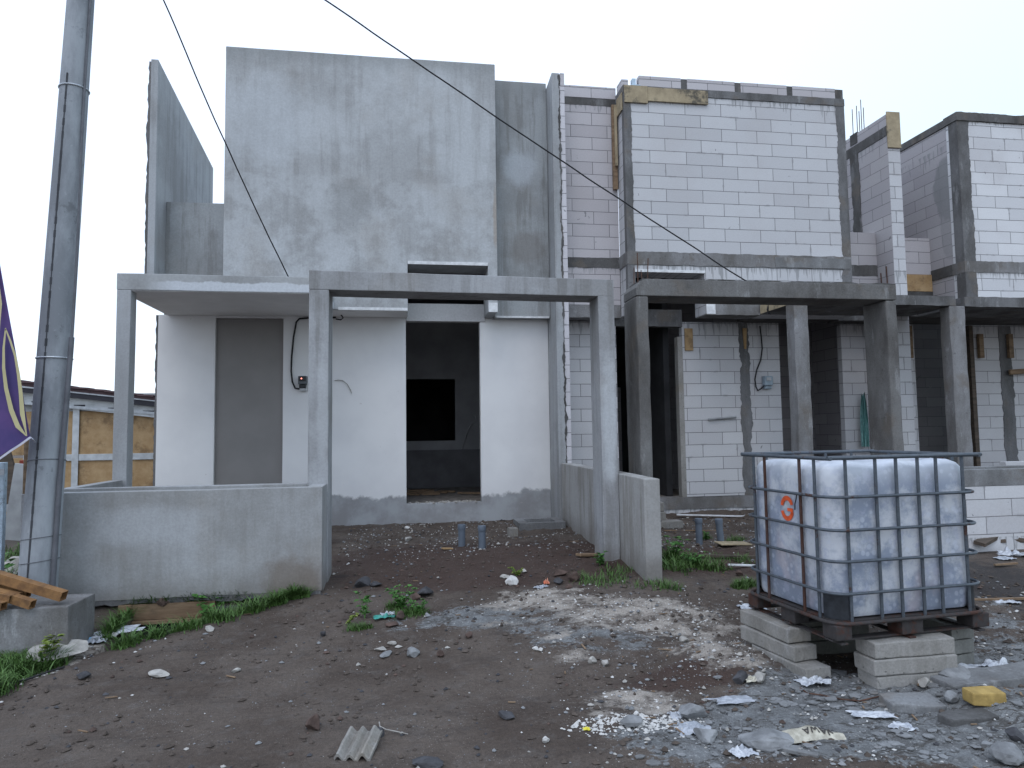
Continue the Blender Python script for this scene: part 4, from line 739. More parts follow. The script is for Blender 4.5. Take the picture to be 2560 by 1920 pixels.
# blocks carrying the tank
def aac(label, c, size, rz, mat='aac', tilt=0, group=None, name='concrete_block'):
    m = MB(); m.gbox(-size[0] / 2, size[0] / 2, -size[1] / 2, size[1] / 2, -size[2] / 2, size[2] / 2, seg=.07); o = m.build(name, M[mat], None, .008, .006, wf=6); o.location = c; o.rotation_euler = (tilt, 0, rz); return tag(o, label, 'block', group)
PG = 'concrete blocks propping the tank'
aac('top block of the wide pile under the near edge of the tank', (3.335, 4.345, -.044), (.60, .20, .102), rad(1.5), group=PG); aac('middle block of the wide pile under the tank', (3.325, 4.335, -.149), (.615, .21, .102), rad(.8), group=PG); aac('bottom block of the wide pile under the tank', (3.33, 4.335, -.254), (.59, .2, .102), rad(1), group=PG)
aac('top block of the left pile under the tank', (2.735, 4.96, -.044), (.2, .58, .10), rad(6), group=PG); aac('middle block of the left pile under the tank, jutting outward', (2.72, 4.90, -.149), (.2, .6, .10), rad(9), group=PG); aac('bottom block of the left pile under the tank, pushed forward', (2.735, 4.76, -.254), (.21, .6, .104), rad(7), group=PG); aac('thin slab under the left pile below the tank', (2.75, 4.77, -.31), (.24, .56, .03), rad(8), group=PG)
for i, lb in enumerate(('upper dark block of the pier behind the wide pile', 'middle dark block of the pier behind the wide pile', 'lowest dark block of the pier behind the wide pile')): aac(lb, (3.90, 4.80 + .01 * i, -.044 - .105 * i), (.2, .58, .10), rad(4 + 2 * i), 'aac_dk', group=PG)
for i, lb in enumerate(('upper shadowed block far under the back of the tank', 'middle shadowed block far under the back of the tank', 'lower shadowed block far under the back of the tank')): aac(lb, (3.25, 5.1, -.044 - .105 * i), (.6, .2, .10), rad(3), 'aac_dk', group=PG)

# steps of spare blocks by the raw house
for i, (lb, c, s_) in enumerate((('topmost spare block of the little stack by the block house door', (3.62, 10.1, .27), (.45, .2, .13)), ('middle spare block of the little stack by the block house door', (3.60, 10.05, .14), (.5, .2, .12)), ('bottom spare block of the little stack, sticking out to the right', (3.75, 9.9, .03), (.6, .22, .10)))):
    aac(lb, c, s_, rad(-3 + 4 * i), 'aac', group='spare blocks stacked by the doorway')
tag(MB().obox((3.5, 9.75, .11), (.35, .16, .03), (.02, .05, .3)).build('roof_tile', M['basalt'], None, .01), 'dark tile fragment on the spare blocks by the doorway', 'tile')

# standing pvc pipes
PG2 = 'capped grey drain pipes standing in the soil'
def pipe(label, x, y, z0, z1, lean=0):
    t = thing('drain_pipe', label, 'pipe', (x, y, z0), PG2); MB().tube([(x, y, z0 - .1), (x + lean, y, z1)], .043, 20).build('pipe', M['pvc'], t, smooth=True); MB().tube([(x + lean * .85, y, z1 - .05), (x + lean, y, z1 + .012)], .049, 20).build('cap', M['pvc'], t, .004, smooth=True)
pipe('left one of the two grey pipes in the plastered house carport', .725, 8.70, 0, .275); pipe('right one of the two grey pipes in the plastered house carport', .948, 8.45, 0, .285)
pipe('left one of the two grey pipes beyond the boundary wall', 3.76, 8.6, -.05, .26); pipe('right one of the two grey pipes, nearest the tank', 4.03, 8.53, -.05, .255, -.03)
DI = thing('drain_inlet', 'square concrete drain inlet sunk by the wall of the carport', 'drain', (1.98, 10.0, 0)); m = MB(); z = hz(1.9, 9.9)
m.gbox(1.62, 2.28, 9.72, 9.82, z - .1, z + .10); m.gbox(1.62, 2.28, 10.2, 10.3, z - .1, z + .10); m.gbox(1.62, 1.75, 9.82, 10.2, z - .1, z + .10); m.gbox(2.16, 2.28, 9.82, 10.2, z - .1, z + .10); m.build('rim', M['slabc'], DI, .008, .006); MB().box(1.75, 2.16, 9.82, 10.2, z - .1, z + .02).build('pit', M['shade_black'], DI)
aac('small upright piece of grey block standing in the carport soil', G(1282, 1340) + Vector((0, 0, .04)), (.12, .1, .13), .2, 'aac', name='block_piece')

# ------------------------------------------------------------------ loose boards and sticks
def plank(label, p, size, rot, mat='plank', name='wood_piece', cat='wood'):
    return tag(MB().obox((0, 0, 0), size, (0, 0, 0)).build(name, M[mat], None, .004), label, cat), p, rot
def put(t):
    o, p, rot = t; o.location = p; o.rotation_euler = rot; return o
put(plank('pale wood offcut lying at the foot of the right gateway post', G(1475, 1392, .02), (.34, .09, .025), (0, .1, .45)))
put(plank('light square board on the soil beside the grey pipes near the tank', G(1832, 1363, .015), (.40, .24, .015), (0, .03, -.05), 'board'))
put(plank('long thin dark plank half buried in front of the grey pipes near the tank', G(1815, 1398, .03), (.75, .06, .03), (0, .05, -.1), 'darkwood'))
put(plank('white plastic strip lying along the foot of the block house', G(1780, 1296, .04), (1.1, .05, .02), (0, .03, -.22), 'white_edge', 'plastic_strip', 'strip'))
put(plank('thin yellowish lath on the soil left of the pipes near the tank', G(1740, 1330, .02), (.9, .025, .015), (0, 0, -.25)))
put(plank('orange wood chip beside the left carport pipe', G(1118, 1375, .015), (.13, .07, .015), (0, .1, .4), 'ply'))
put(plank('long lath on the dark soil at the right edge behind the tank', G(2540, 1505, .02), (.8, .03, .02), (0, 0, -.1)))
put(plank('short stick on the dark soil right of the tank top rail', G(2515, 1415, .02), (.3, .03, .02), (0, 0, .1)))
put(plank('white painted stick near the weeds left of the tank', G(1855, 1420, .03), (.35, .03, .02), (0, .1, .2), 'white_edge'))
put(plank('small white tube lying below the planter wall', G(705, 1503, .02), (.30, .025, .025), (0, 0, .1), 'white_edge', 'tube', 'tube'))
put(plank('grey lath half buried below the cement sack', G(2002, 1890, .015), (.17, .035, .02), (0, 0, -.7), 'slabc'))
# debris heap by the third fence
t = thing('debris_heap', 'heap of charred sacking and boards at the right edge behind the tank', 'debris', G(2500, 1370))
for i in range(7): p = G(2440 + i * 22, 1372 - (i % 2) * 6, .08 + .03 * (i % 3)); MB().obox(p, (U(.4, .8), .12, .04), (U(-.3, .3), U(-.2, .2), U(-.5, .5))).build('scrap_board', M['darkwood'], t)

# ------------------------------------------------------------------ stones
def rock_mesh(seed, ang=.5):
    bm = bmesh.new(); bmesh.ops.create_icosphere(bm, subdivisions=3, radius=1.0); rnd = random.Random(seed)
    cutsN = [(Vector((rnd.uniform(-1, 1), rnd.uniform(-1, 1), rnd.uniform(-1, 1))).normalized(), rnd.uniform(.45, .8)) for _ in range(11)]
    for v in bm.verts:
        for nrm, d in cutsN:
            k = v.co.dot(nrm) - d
            if k > 0: v.co -= nrm * k
        v.co *= 1 + .09 * noise.noise(v.co * 2.2 + Vector((seed, 0, 0))) + .05 * noise.noise(v.co * 6 + Vector((seed, 3, 0)))
    m = bpy.data.meshes.new('stone'); bm.to_mesh(m); bm.free(); return m
def stone(label, px, py, wpx, mat, hr=.6, seed=1, name='stone', cat='stone', asp=.75, sink=.25, rot=None):
    p = G(px, py); dist = p.y; w = wpx / F * dist / 2; me = rock_mesh(seed); me.materials.append(M[mat]); o = bpy.data.objects.new(name, me); COL.objects.link(o)
    o.scale = (w * 1.25, w * asp * 1.25, w * hr * 1.25); o.rotation_euler = (0, 0, rot if rot is not None else seed * 1.7); o.location = p + Vector((0, 0, w * hr * (1 - sink))); return tag(o, label, cat)
STONES = [('round red brown stone in the open left foreground', 783, 1822, 42, 'redrock', .8), ('dark grey rock beside the corrugated fragment in the foreground', 942, 1845, 40, 'basalt', .7),
 ('dark flat slab shard at the very bottom of the foreground', 1068, 1912, 84, 'basalt', .25), ('grey angular rock left of the foreground centre with pale pebbles', 1035, 1640, 36, 'greyrock', .65), ('small dark brown round stone right of the grey rock cluster', 1099, 1643, 20, 'redrock', .85),
 ('brown pyramid stone in the middle of the bare track', 1171, 1595, 21, 'redrock', .8), ('flat pale stone at the left of the grey rock cluster', 952, 1628, 26, 'paleroc', .35), ('brown flat stone of the grey rock cluster', 965, 1642, 34, 'greyrock', .35), ('pale oblong pebble above the grey rock cluster', 978, 1612, 22, 'paleroc', .5),
 ('large pale grey angular stone before the carport', 1278, 1462, 40, 'whiteroc', .6), ('flat whitish stone behind the large pale one', 1262, 1446, 22, 'paleroc', .5), ('whitish stone at the back of the pale stone group', 1310, 1432, 22, 'paleroc', .45), ('reddish rock in the heap right of the crumpled wrapper', 1440, 1452, 32, 'redrock', .7), ('dark rock left in the heap right of the crumpled wrapper', 1398, 1460, 26, 'basalt', .6), ('brown rock behind the heap right of the crumpled wrapper', 1400, 1440, 36, 'redrock', .5), ('brown stone in front of the heap by the wrapper', 1421, 1472, 18, 'redrock', .7),
 ('dark lump by the end of the planter wall', 905, 1466, 44, 'basalt', .55), ('dark flat lump right of the lump by the planter wall', 940, 1466, 28, 'basalt', .4), ('dark brown rock behind the leafy weed clump', 1062, 1487, 48, 'basalt', .45), ('orange brown stone inside the leafy weed clump', 1040, 1500, 20, 'redrock', .9), ('rust brown brick piece beside the teal wrapper', 1000, 1550, 30, 'redrock', .7), ('reddish stone below the teal wrapper', 980, 1567, 26, 'redrock', .5), ('grey pebble right of the rust brown brick piece', 1068, 1542, 20, 'greyrock', .5),
 ('brown stone lying below the planter wall grass', 415, 1580, 40, 'redrock', .6), ('white rounded stone among the grass by the headwall', 70, 1642, 48, 'paleroc', .6), ('large mortar lump on the verge at the left', 150, 1650, 120, 'paleroc', .35), ('pale flat flake on the dirt in the left foreground', 398, 1690, 52, 'paleroc', .22), ('small tan stone alone on the left track', 590, 1682, 18, 'paleroc', .55), ('pale stone just below the planter grass', 525, 1577, 26, 'paleroc', .45), ('dark clod on the left edge of the track', 208, 1697, 30, 'basalt', .5), ('pale flake next to the mortar lump', 282, 1600, 30, 'whiteroc', .4),
 ('tan stone left of the small white bag by the left pile', 1900, 1700, 48, 'paleroc', .5), ('black rock at the foot of the bank left of the tank', 1850, 1708, 36, 'basalt', .9), ('grey stone left of the tank on the white mortar spill', 1710, 1605, 24, 'paleroc', .7), ('concrete lump wrapped in thin plastic', 1730, 1795, 80, 'greyrock', .5), ('large concrete chunk at lower right under the thin plastic', 1765, 1850, 64, 'greyrock', .55), ('grey concrete chunk right of the white crumbs', 1580, 1818, 52, 'greyrock', .5), ('broad broken concrete flake in front of the cement sack', 1920, 1865, 130, 'greyrock', .25), ('large rounded rock at the bottom right corner', 2520, 1905, 100, 'greyrock', .5), ('dark mossy block at the right edge of the foreground', 2540, 1855, 50, 'basalt', .8), ('grey lump left of the yellow foam', 2385, 1755, 50, 'greyrock', .6), ('mortar spoil heap against the wide block pile', 2350, 1700, 120, 'greyrock', .45), ('tan mortar clod at the foot of the spoil heap', 2310, 1720, 36, 'paleroc', .8), ('rust red stone between weeds left of the tank', 1848, 1440, 18, 'redrock', .9), ('flat dark stone under the end of the boundary wall', 1642, 1445, 22, 'basalt', .6),
 ('white pebble in the right middle of the bare track', 1338, 1626, 16, 'whiteroc', .6), ('larger white pebble next to it on the bare track', 1352, 1630, 16, 'whiteroc', .6), ('tan round stone on the right of the track', 1480, 1660, 22, 'paleroc', .8), ('tan round stone right next to another above the red clods', 1515, 1664, 22, 'paleroc', .8), ('pale chunk alone at the lower right of the track', 1367, 1860, 20, 'whiteroc', .8), ('dark slate shard in the lower middle', 1265, 1795, 44, 'basalt', .4), ('pale stone in the carport left of the pipes', 1020, 1352, 22, 'paleroc', .5), ('white stone at the foot of the plaster skirting', 1018, 1322, 16, 'whiteroc', .5), ('small grey lump on the verge behind the pole', 35, 1440, 60, 'paleroc', .7), ('black wet stone at the left of the weed bed', 808, 1590, 18, 'basalt', .7)]
for i, (lb, u, v, w, mt, hr) in enumerate(STONES): stone(lb, u, v, w, mt, hr, seed=i + 3)
# corrugated fragment
m = MB(); vs = []
for i in range(17):
    for j in range(7): u = i / 16; w = j / 6; vs.append(((u - .5) * .19 + .02 * w, (w - .5) * .22, .018 * math.sin(u * 18) + .03 * w + .01 * noise.noise(Vector((u * 3, w * 3, 0)))))
vs += [(x, y, z - .016) for x, y, z in vs]; fs = [(i * 7 + j, (i + 1) * 7 + j, (i + 1) * 7 + j + 1, i * 7 + j + 1) for i in range(16) for j in range(6)]; fs += [tuple(k + 119 for k in f[::-1]) for f in fs]
rimv = [(i, 0) for i in range(17)] + [(16, j) for j in range(1, 7)] + [(i, 6) for i in range(15, -1, -1)] + [(0, j) for j in range(5, 0, -1)]; ids = [i * 7 + j for i, j in rimv]; fs += [(ids[k], ids[(k + 1) % len(ids)], ids[(k + 1) % len(ids)] + 119, ids[k] + 119) for k in range(len(ids))]
m.add(vs, fs); o = m.build('roof_sheet_fragment', M['aac'], None); o.location = G(893, 1878, .03); o.rotation_euler = (.12, -.05, -.2); tag(o, 'grey corrugated roof sheet fragment lying in the foreground', 'fragment')
# kerb slab and flat slabs
def slab(label, p, size, rz, mat='slabc', name='concrete_slab', cat='slab', tilt=(0, 0)):
    m = MB(); m.gbox(-size[0] / 2, size[0] / 2, -size[1] / 2, size[1] / 2, -size[2] / 2, size[2] / 2, seg=.09); o = m.build(name, M[mat], None, .01, .014, wf=5); o.location = p; o.rotation_euler = (tilt[0], tilt[1], rz); return tag(o, label, cat)
slab('long low concrete kerb slab running off the right edge behind the yellow foam', (4.2, 4.22, -.265), (1.55, .24, .09), rad(4)); slab('flat grey paving slab before the tank, left of the yellow foam', G(2280, 1765, .01), (.33, .17, .06), rad(-6), tilt=(.04, .03)); slab('dark sunken slab in front of the yellow foam', G(2420, 1800, .0), (.32, .12, .06), rad(4), 'conc_dk')
o = slab('yellow block of builders foam at the right edge', G(2462, 1758, .035), (.20, .10, .075), rad(-4), 'foam', 'foam_block', 'foam')

# ------------------------------------------------------------------ bags, sacks, cloth
def crumple(name, label, cat, p, sx, sy, h, mat, seed, rz=0, n=26, shape=1.0):
    m = MB(); vs = []; sd = Vector((seed * 3.7, seed * 1.3, 0))
    for i in range(n + 1):
        for j in range(n + 1):
            u = i / n * 2 - 1; w = j / n * 2 - 1; q = Vector((u, w, 0)); e = 1 + .35 * noise.noise(q * 1.8 + sd)
            x = u * sx / 2 * e; y = w * sy / 2 * (1 + .4 * noise.noise(q * 1.6 + sd + Vector((5, 5, 5)))); r = max(0, 1 - (u * u + w * w) * .5 * shape)
            z = h * (abs(noise.noise(q * 1.9 + sd)) * 1.5 + abs(noise.noise(Vector((u * 2.5 + w * 3, w * 7 - u * 2, seed)))) * .55) * (.15 + r) + .006; vs.append((x, y, z))
    m.add(vs, [(i * (n + 1) + j, (i + 1) * (n + 1) + j, (i + 1) * (n + 1) + j + 1, i * (n + 1) + j + 1) for i in range(n) for j in range(n)]); o = m.build(name, M[mat], None, smooth=True, merge=False); o.location = p; o.rotation_euler = (0, 0, rz); return tag(o, label, cat)
BAGS = [('plastic_bag', 'crumpled white bag at the foot of the left block pile', 'bag', 2030, 1708, .20, .10, .07, 'bag', 1, .1), ('plastic_bag', 'grey translucent plastic sheet lying flat left of the tank', 'bag', 1830, 1757, .28, .09, .025, 'bag_grey', 2, 0), ('plastic_bag', 'white twisted plastic strip curving over the concrete crust', 'bag', 2180, 1790, .24, .07, .03, 'bag', 3, -.3), ('plastic_bag', 'lower crumpled end of white plastic on the crust', 'bag', 2258, 1822, .12, .09, .035, 'bag', 4, .5), ('plastic_bag', 'thin plastic film wrapped over the concrete chunks', 'bag', 1725, 1828, .20, .12, .05, 'bag_grey', 5, .3), ('plastic_bag', 'white film hanging off the left side of the concrete lump', 'bag', 1690, 1795, .09, .10, .05, 'bag', 6, 0), ('plastic_bag', 'bright white bag at the bottom near the broken flake', 'bag', 1856, 1888, .12, .08, .05, 'bag', 7, .2), ('plastic_bag', 'white torn bag on the left verge below the drain', 'bag', 290, 1615, .36, .16, .04, 'bag', 8, .6), ('plastic_bag', 'light blue plastic scrap on the left verge', 'bag', 215, 1603, .16, .10, .05, 'bag_blue', 9, .2), ('plastic_bag', 'clear bag beside the light blue scrap', 'bag', 245, 1604, .16, .12, .07, 'bag_grey', 10, 0), ('plastic_bag', 'white bag on the verge at the far left edge', 'bag', 20, 1660, .30, .16, .06, 'bag', 11, 0), ('plastic_bag', 'white sheet torn behind the pallet at right', 'bag', 2440, 1672, .32, .10, .04, 'bag', 12, -.3), ('plastic_bag', 'second torn white sheet close to the right edge', 'bag', 2500, 1672, .2, .12, .08, 'bag', 13, .3), ('plastic_bag', 'small white crumple on dark soil right of the tank', 'bag', 2512, 1506, .22, .12, .04, 'bag', 14, 0), ('plastic_bag', 'white rag over the debris heap at the right edge', 'rag', 2540, 1390, .30, .25, .14, 'bag', 15, .8), ('plastic_bag', 'white bag wedged behind the left foot of the pallet', 'bag', 1880, 1522, .22, .15, .07, 'bag', 16, 0), ('striped_rag', 'small striped rag on dark soil beside the tank', 'rag', 2512, 1398, .2, .12, .04, 'bag_grey', 17, 0), ('food_wrapper', 'teal and white wrapper below the leafy weed', 'wrapper', 960, 1545, .17, .08, .05, 'teal', 18, .2), ('food_wrapper', 'pale wrapper inside the teal wrapper fold', 'wrapper', 970, 1541, .11, .05, .065, 'bag', 19, .2), ('food_wrapper', 'crumpled white wrapper with red orange end by the stone heap', 'wrapper', 1353, 1470, .16, .06, .05, 'bag_grey', 20, .7), ('food_wrapper', 'tiny yellow wrapper among the stones in the foreground', 'wrapper', 1466, 1826, .04, .03, .02, 'yellowfilm', 21, 0), ('paper_scrap', 'pale crumpled paper under the planter wall grass', 'paper', 545, 1548, .14, .08, .07, 'sack', 22, .3), ('cement_rag', 'tan crumpled paper left of the white bag', 'paper', 1878, 1702, .13, .07, .05, 'sack', 23, 0), ('tarpaulin_scrap', 'dark muddy plastic at the right end of the planter wall', 'plastic', 625, 1515, .22, .12, .08, 'basalt', 24, .2)]
for nm, lb, ct, u, v, sx, sy, h, mt, sd, rz in BAGS: crumple(nm, lb, ct, G(u, v), sx, sy * 1.3, h * .45, mt, sd, rz)
o = crumple('orange_cap', 'orange red twist at the end of the crumpled wrapper', 'wrapper', G(1366, 1462), .05, .04, .05, 'redfilm', 31)
# cement sack with printed letters, lying upside down to the viewer
CS = thing('cement_sack', 'empty pale cement sack with upside down black lettering', 'sack', G(2010, 1853)); c = CS.location.copy(); m = MB(); vs = []; n = 24
def sack_pt(u, w):
    q = Vector((u, w, 0)); L = .205; wd = .036 + .012 * noise.noise(q * 1.3); prof = math.cos(w * 1.35) * (.052 + .02 * noise.noise(Vector((u * 2, 1, 0))))
    wd *= 1.25 - .55 * abs(u) ** 2 + .25 * noise.noise(Vector((u * 3, 4, 0))); return c + Vector((u * L, (w * wd * 1.5) + .03 * (-u) + .018 * math.sin(u * 3 + 1), max(.006, prof * (1 - .35 * u * u)) + .004 * noise.noise(q * 6)))
for i in range(n + 1):
    for j in range(11): vs.append(sack_pt(i / n * 2 - 1, j / 5 - 1))
m.add(vs, [(i * 11 + j, (i + 1) * 11 + j, (i + 1) * 11 + j + 1, i * 11 + j + 1) for i in range(n) for j in range(10)]); m.build('paper', M['sack'], CS, smooth=True, merge=False)
GLY = {'J': [[(0, .3), (.1, .05), (.3, 0), (.5, .1), (.55, .3), (.55, 1)]], 'A': [[(0, 0), (.35, 1), (.7, 0)], [(.15, .38), (.55, .38)]], 'W': [[(0, 1), (.22, 0), (.45, .7), (.68, 0), (.9, 1)]]}
m = MB(); xo = -.86
for chh, adv in (('J', .2), ('A', .24), ('W', .28), ('A', .24)):
    for st in GLY[chh]:
        for (a, bq), (e, f) in zip(st[:-1], st[1:]):
            def mp(uu, vv): return sack_pt(-(xo + uu * .22) - .12, -(.08 + vv * .5))
            NV = Vector((0, -.6, .8)); p0 = mp(a, bq) + NV * .004; p1 = mp(e, f) + NV * .004; nrm = (p1 - p0).normalized().cross(NV) * .0042; m.add([p0 - nrm, p0 + nrm, p1 + nrm, p1 - nrm], [(0, 1, 2, 3)])
    xo += adv * .84
m.build('lettering', M['ink'], CS, merge=False)
# green cloth on the wall
m = MB(); vs = []
for i in range(19):
    for j in range(9):
        t = i / 18; u = j / 8; px = 2120 + (128 + 20 * abs(t - .35) * 0 + (u - .5) * (28 + 46 * math.sin(min(1, t * 1.6) * 1.4)) + 22 * t) / 3.457; py = 700 + (1000 + t * 440 - 60 * (1 - t) * abs(u - .4)) / 3.457
        vs.append(onY(px, py, 10.86 + .03 * math.sin(u * 16 + t * 2)))
m.add(vs, [(i * 9 + j, i * 9 + j + 1, (i + 1) * 9 + j + 1, (i + 1) * 9 + j) for i in range(18) for j in range(8)]); tag(m.build('hanging_cloth', M['cloth'], None, smooth=True), 'pale green cloth hanging on the block wall beside the dark gateway post', 'cloth')
# wires on the ground
tag(MB().tube([G(948, 1812, .012), G(950, 1825, .02), G(965, 1833, .015), G(990, 1837, .012), G(1020, 1843, .012)], .003, 5).build('bent_wire', M['paleroc']), 'thin pale bent wire next to the foreground rock', 'wire')
pts = [G(0, 1722, .015)] + [G(x, y, .02) for x, y in ((60, 1708), (120, 1688), (160, 1675))]; tag(MB().tube(pts, .008, 6).build('black_hose', M['cable']), 'thin black hose along the verge at the far left', 'hose')
pts = [G(x, y, .03) for x, y in ((440, 1570), (490, 1556), (540, 1543), (580, 1530), (620, 1520))]; tag(MB().tube(pts, .012, 6).build('blue_hose', simple('blue_hose', (.03, .06, .16), .5)), 'dark blue hose along the edge of the planter wall grass', 'hose')
pts = [G(x, y, .012) for x, y in ((2000, 1725), (2020, 1740), (2050, 1742), (2100, 1755), (2150, 1758), (2200, 1748))]; tag(MB().tube(pts, .005, 5).build('bent_wire', M['rebar']), 'rusty wire lying on the crust before the block piles', 'wire')

# ------------------------------------------------------------------ gravel and crumbs (uncountable)
def pebbles(name, mat, items, label):
    base = [(0, 0, 1), (.9, 0, .1), (.2, .85, .0), (-.75, .5, .15), (-.7, -.55, -.05), (.3, -.85, .1), (0, 0, -.8)]; bf = [(0, 1, 2), (0, 2, 3), (0, 3, 4), (0, 4, 5), (0, 5, 1), (6, 2, 1), (6, 3, 2), (6, 4, 3), (6, 5, 4), (6, 1, 5)]; V = []; Fc = []
    for x, y, r, fl_ in items:
        o = len(V); a = U(0, 6.28); ca_, sa_ = math.cos(a), math.sin(a); z = hz(x, y); k1, k2 = U(.7, 1.4), U(.6, 1.1)
        for vx, vy, vz in base:
            vx, vy = vx * k1 * U(.8, 1.2), vy * k2 * U(.8, 1.2); V.append((x + r * (vx * ca_ - vy * sa_), y + r * (vx * sa_ + vy * ca_), z + r * vz * fl_ + r * fl_ * .3))
        Fc += [tuple(i + o for i in f) for f in bf]
    m = bpy.data.meshes.new(name); m.from_pydata(V, [], Fc); m.materials.append(M[mat]); o = bpy.data.objects.new(name, m); COL.objects.link(o); return tag(o, label, 'gravel', kind='stuff')
def scatter(n, fn, x0, x1, y0, y1, r0, r1):
    out = []; tries = 0
    while len(out) < n and tries < n * 60:
        tries += 1; x = U(x0, x1); y = y0 + (y1 - y0) * random.random()
        if random.random() < fn(x, y): out.append((x, y, r0 + (r1 - r0) * random.random() ** 3, U(.4, .8)))
    return out
blocked = lambda x, y: (y > 10.75) or (x < -.75 and 7.0 < y < 10.75) or (2.3 < x < 2.73 and y > 6.6)
dens = lambda x, y: 0 if blocked(x, y) else .10 + .9 * sstep(.4, 2.2, x) * sstep(7, 5, y) + .8 * sstep(7.6, 8.8, y) + .25 * mask(CRUST, x, y)
cl = lambda x, y: noise.noise(Vector((x * 1.6, y * 1.6, 4))) > -.12
pebbles('white_crumbs', 'whiteroc', scatter(1900, lambda x, y: dens(x, y) * cl(x, y), -3.2, 6, 2.6, 10.7, .004, .017) + scatter(900, lambda x, y: mask(CHALK, x, y) ** 2, -3.2, 4, 2.7, 7, .004, .016) + scatter(500, lambda x, y: 1 if ((x - 1.35) / .45) ** 2 + ((y - 4.05) / .16) ** 2 < U(.2, 1) else 0, .7, 2.0, 3.7, 4.5, .006, .02), 'scattered white block crumbs on the soil')
pebbles('grey_gravel', 'greyrock', scatter(2400, lambda x, y: dens(x, y) * cl(x + 9, y), -3.2, 6, 2.6, 10.7, .005, .024), 'scattered grey gravel on the soil')
pebbles('dark_clods', 'basalt', scatter(1500, lambda x, y: 0 if blocked(x, y) else .25 + .7 * cl(x, y + 5), -3.2, 6, 2.6, 10.7, .005, .026), 'scattered dark clods and stones on the soil'); pebbles('red_clods', 'redrock', scatter(900, lambda x, y: 0 if blocked(x, y) else .2 + .8 * mask(RED, x, y), -3.2, 6, 2.6, 10.7, .006, .028), 'scattered red brown clods on the soil'); pebbles('tan_rubble', 'paleroc', scatter(900, lambda x, y: dens(x, y) * cl(x - 5, y + 2), -3.2, 6, 2.6, 10.7, .006, .030), 'scattered tan mortar rubble on the soil')
pebbles('soil_clods', 'soilclod', scatter(5200, lambda x, y: 0 if blocked(x, y) else .35 + .65 * (noise.noise(Vector((x * 1.3, y * 1.3, 8))) > 0), -3.2, 6, 2.6, 10.7, .004, .03), 'dark earth crumbs and lumps all over the soil')
pebbles('fine_grit', 'greyrock', scatter(4500, lambda x, y: dens(x, y) * cl(x + 2, y + 3), -3.2, 5, 2.6, 8, .0025, .008), 'fine grey grit on the soil')
# flat flakes of cement crust
V = MB()
for x, y, r, f in scatter(420, lambda x, y: mask(CRUST, x, y) ** 1.5 * (noise.noise(Vector((x * 2, y * 3, 2))) > .0), .5, 5, 2.7, 5.0, .008, .05):
    z = hz(x, y); n = random.randint(5, 7); a0 = U(0, 6); P = [(x + r * U(.6, 1.2) * math.cos(a0 + k * 6.283 / n), y + r * U(.5, 1) * math.sin(a0 + k * 6.283 / n)) for k in range(n)]; tx, ty = U(-.06, .06), U(-.06, .06); t = U(.003, .008)
    vs_ = [(px_, py_, z + .004 + (px_ - x) * tx + (py_ - y) * ty) for px_, py_ in P]; V.add(vs_ + [(a, b_, c_ + t) for a, b_, c_ in vs_], [tuple(range(n - 1, -1, -1)), tuple(range(n, 2 * n))] + [(k, (k + 1) % n, (k + 1) % n + n, k + n) for k in range(n)])
tag(V.build('cement_flakes', M['slabc'], None, merge=False), 'broken flakes of spilt cement crust before the tank', 'rubble', kind='stuff')
# straw and chips
V = MB()
for x, y, r, f in scatter(200, lambda x, y: dens(x, y), -3, 6, 2.7, 10.7, .012, .06):
    a = U(0, 3.14); V.obox((x, y, hz(x, y) + .008), (r * 2, .006 + r * .12, .005), (U(-.1, .1), U(-.1, .1), a))
tag(V.build('wood_chips', M['plank'], None, merge=False), 'small pale chips and splinters on the soil', 'chips', kind='stuff')

# ------------------------------------------------------------------ plants
def blade(m, p, h, w, lean, az):
    d = Vector((math.cos(az), math.sin(az), 0)); s_ = Vector((-d.y, d.x, 0)) * w; pts = []
    for k in range(4): t = k / 3; pts.append(p + d * lean * t * t * h + Vector((0, 0, h * t * (1 - .25 * lean * t))))
    vs = []
    for k, q in enumerate(pts[:-1]): f = 1 - k * .22; vs += [q - s_ * f, q + s_ * f]
    vs.append(pts[-1]); m.add(vs, [(0, 1, 3, 2), (2, 3, 5, 4), (4, 5, 6)])
def grass_patch(label, spots, n, h0, h1, mat='grass', w=.004, name='grass'):
    m = MB()
    for i in range(n):
        cx_, cy_, rx, ry = random.choice(spots); a = U(0, 6.28); r = math.sqrt(random.random()) * (.4 + .6 * random.random()); x = cx_ + rx * r * math.cos(a); y = cy_ + ry * r * math.sin(a)
        blade(m, Vector((x, y, hz(x, y) - .005)), U(h0, h1) * (1.15 - r * .5), w * U(.7, 1.4), U(.3, 1.3), U(0, 6.28))
    return tag(m.build(name, M[mat], None, merge=False), label, 'grass', kind='stuff')
def sp(px, py, rx, ry): p = G(px, py); return (p.x, p.y, rx, ry)
def grass_poly(label, poly, n, h0, h1, mat='grass', w=.005):
    m = MB(); us = [a for a, c in poly]; vv = [c for a, c in poly]; k = 0
    def inside(x, y):
        r = False
        for (a, c), (d, e) in zip(poly, poly[1:] + poly[:1]):
            if (c > y) != (e > y) and x < (d - a) * (y - c) / (e - c) + a: r = not r
        return r
    seeds = []
    while len(seeds) < n // 14:
        x, y = U(min(us), max(us)), U(min(vv), max(vv))
        if inside(x, y): seeds.append(G(x, y))
    for i in range(n):
        q = random.choice(seeds); x, y = q.x + random.gauss(0, .035), q.y + random.gauss(0, .05)
        blade(m, Vector((x, y, hz(x, y) - .01)), U(h0, h1), w * U(.6, 1.4), U(.3, 1.5), U(0, 6.28))
    return tag(m.build('grass', M[mat], None, merge=False), label, 'grass', kind='stuff')
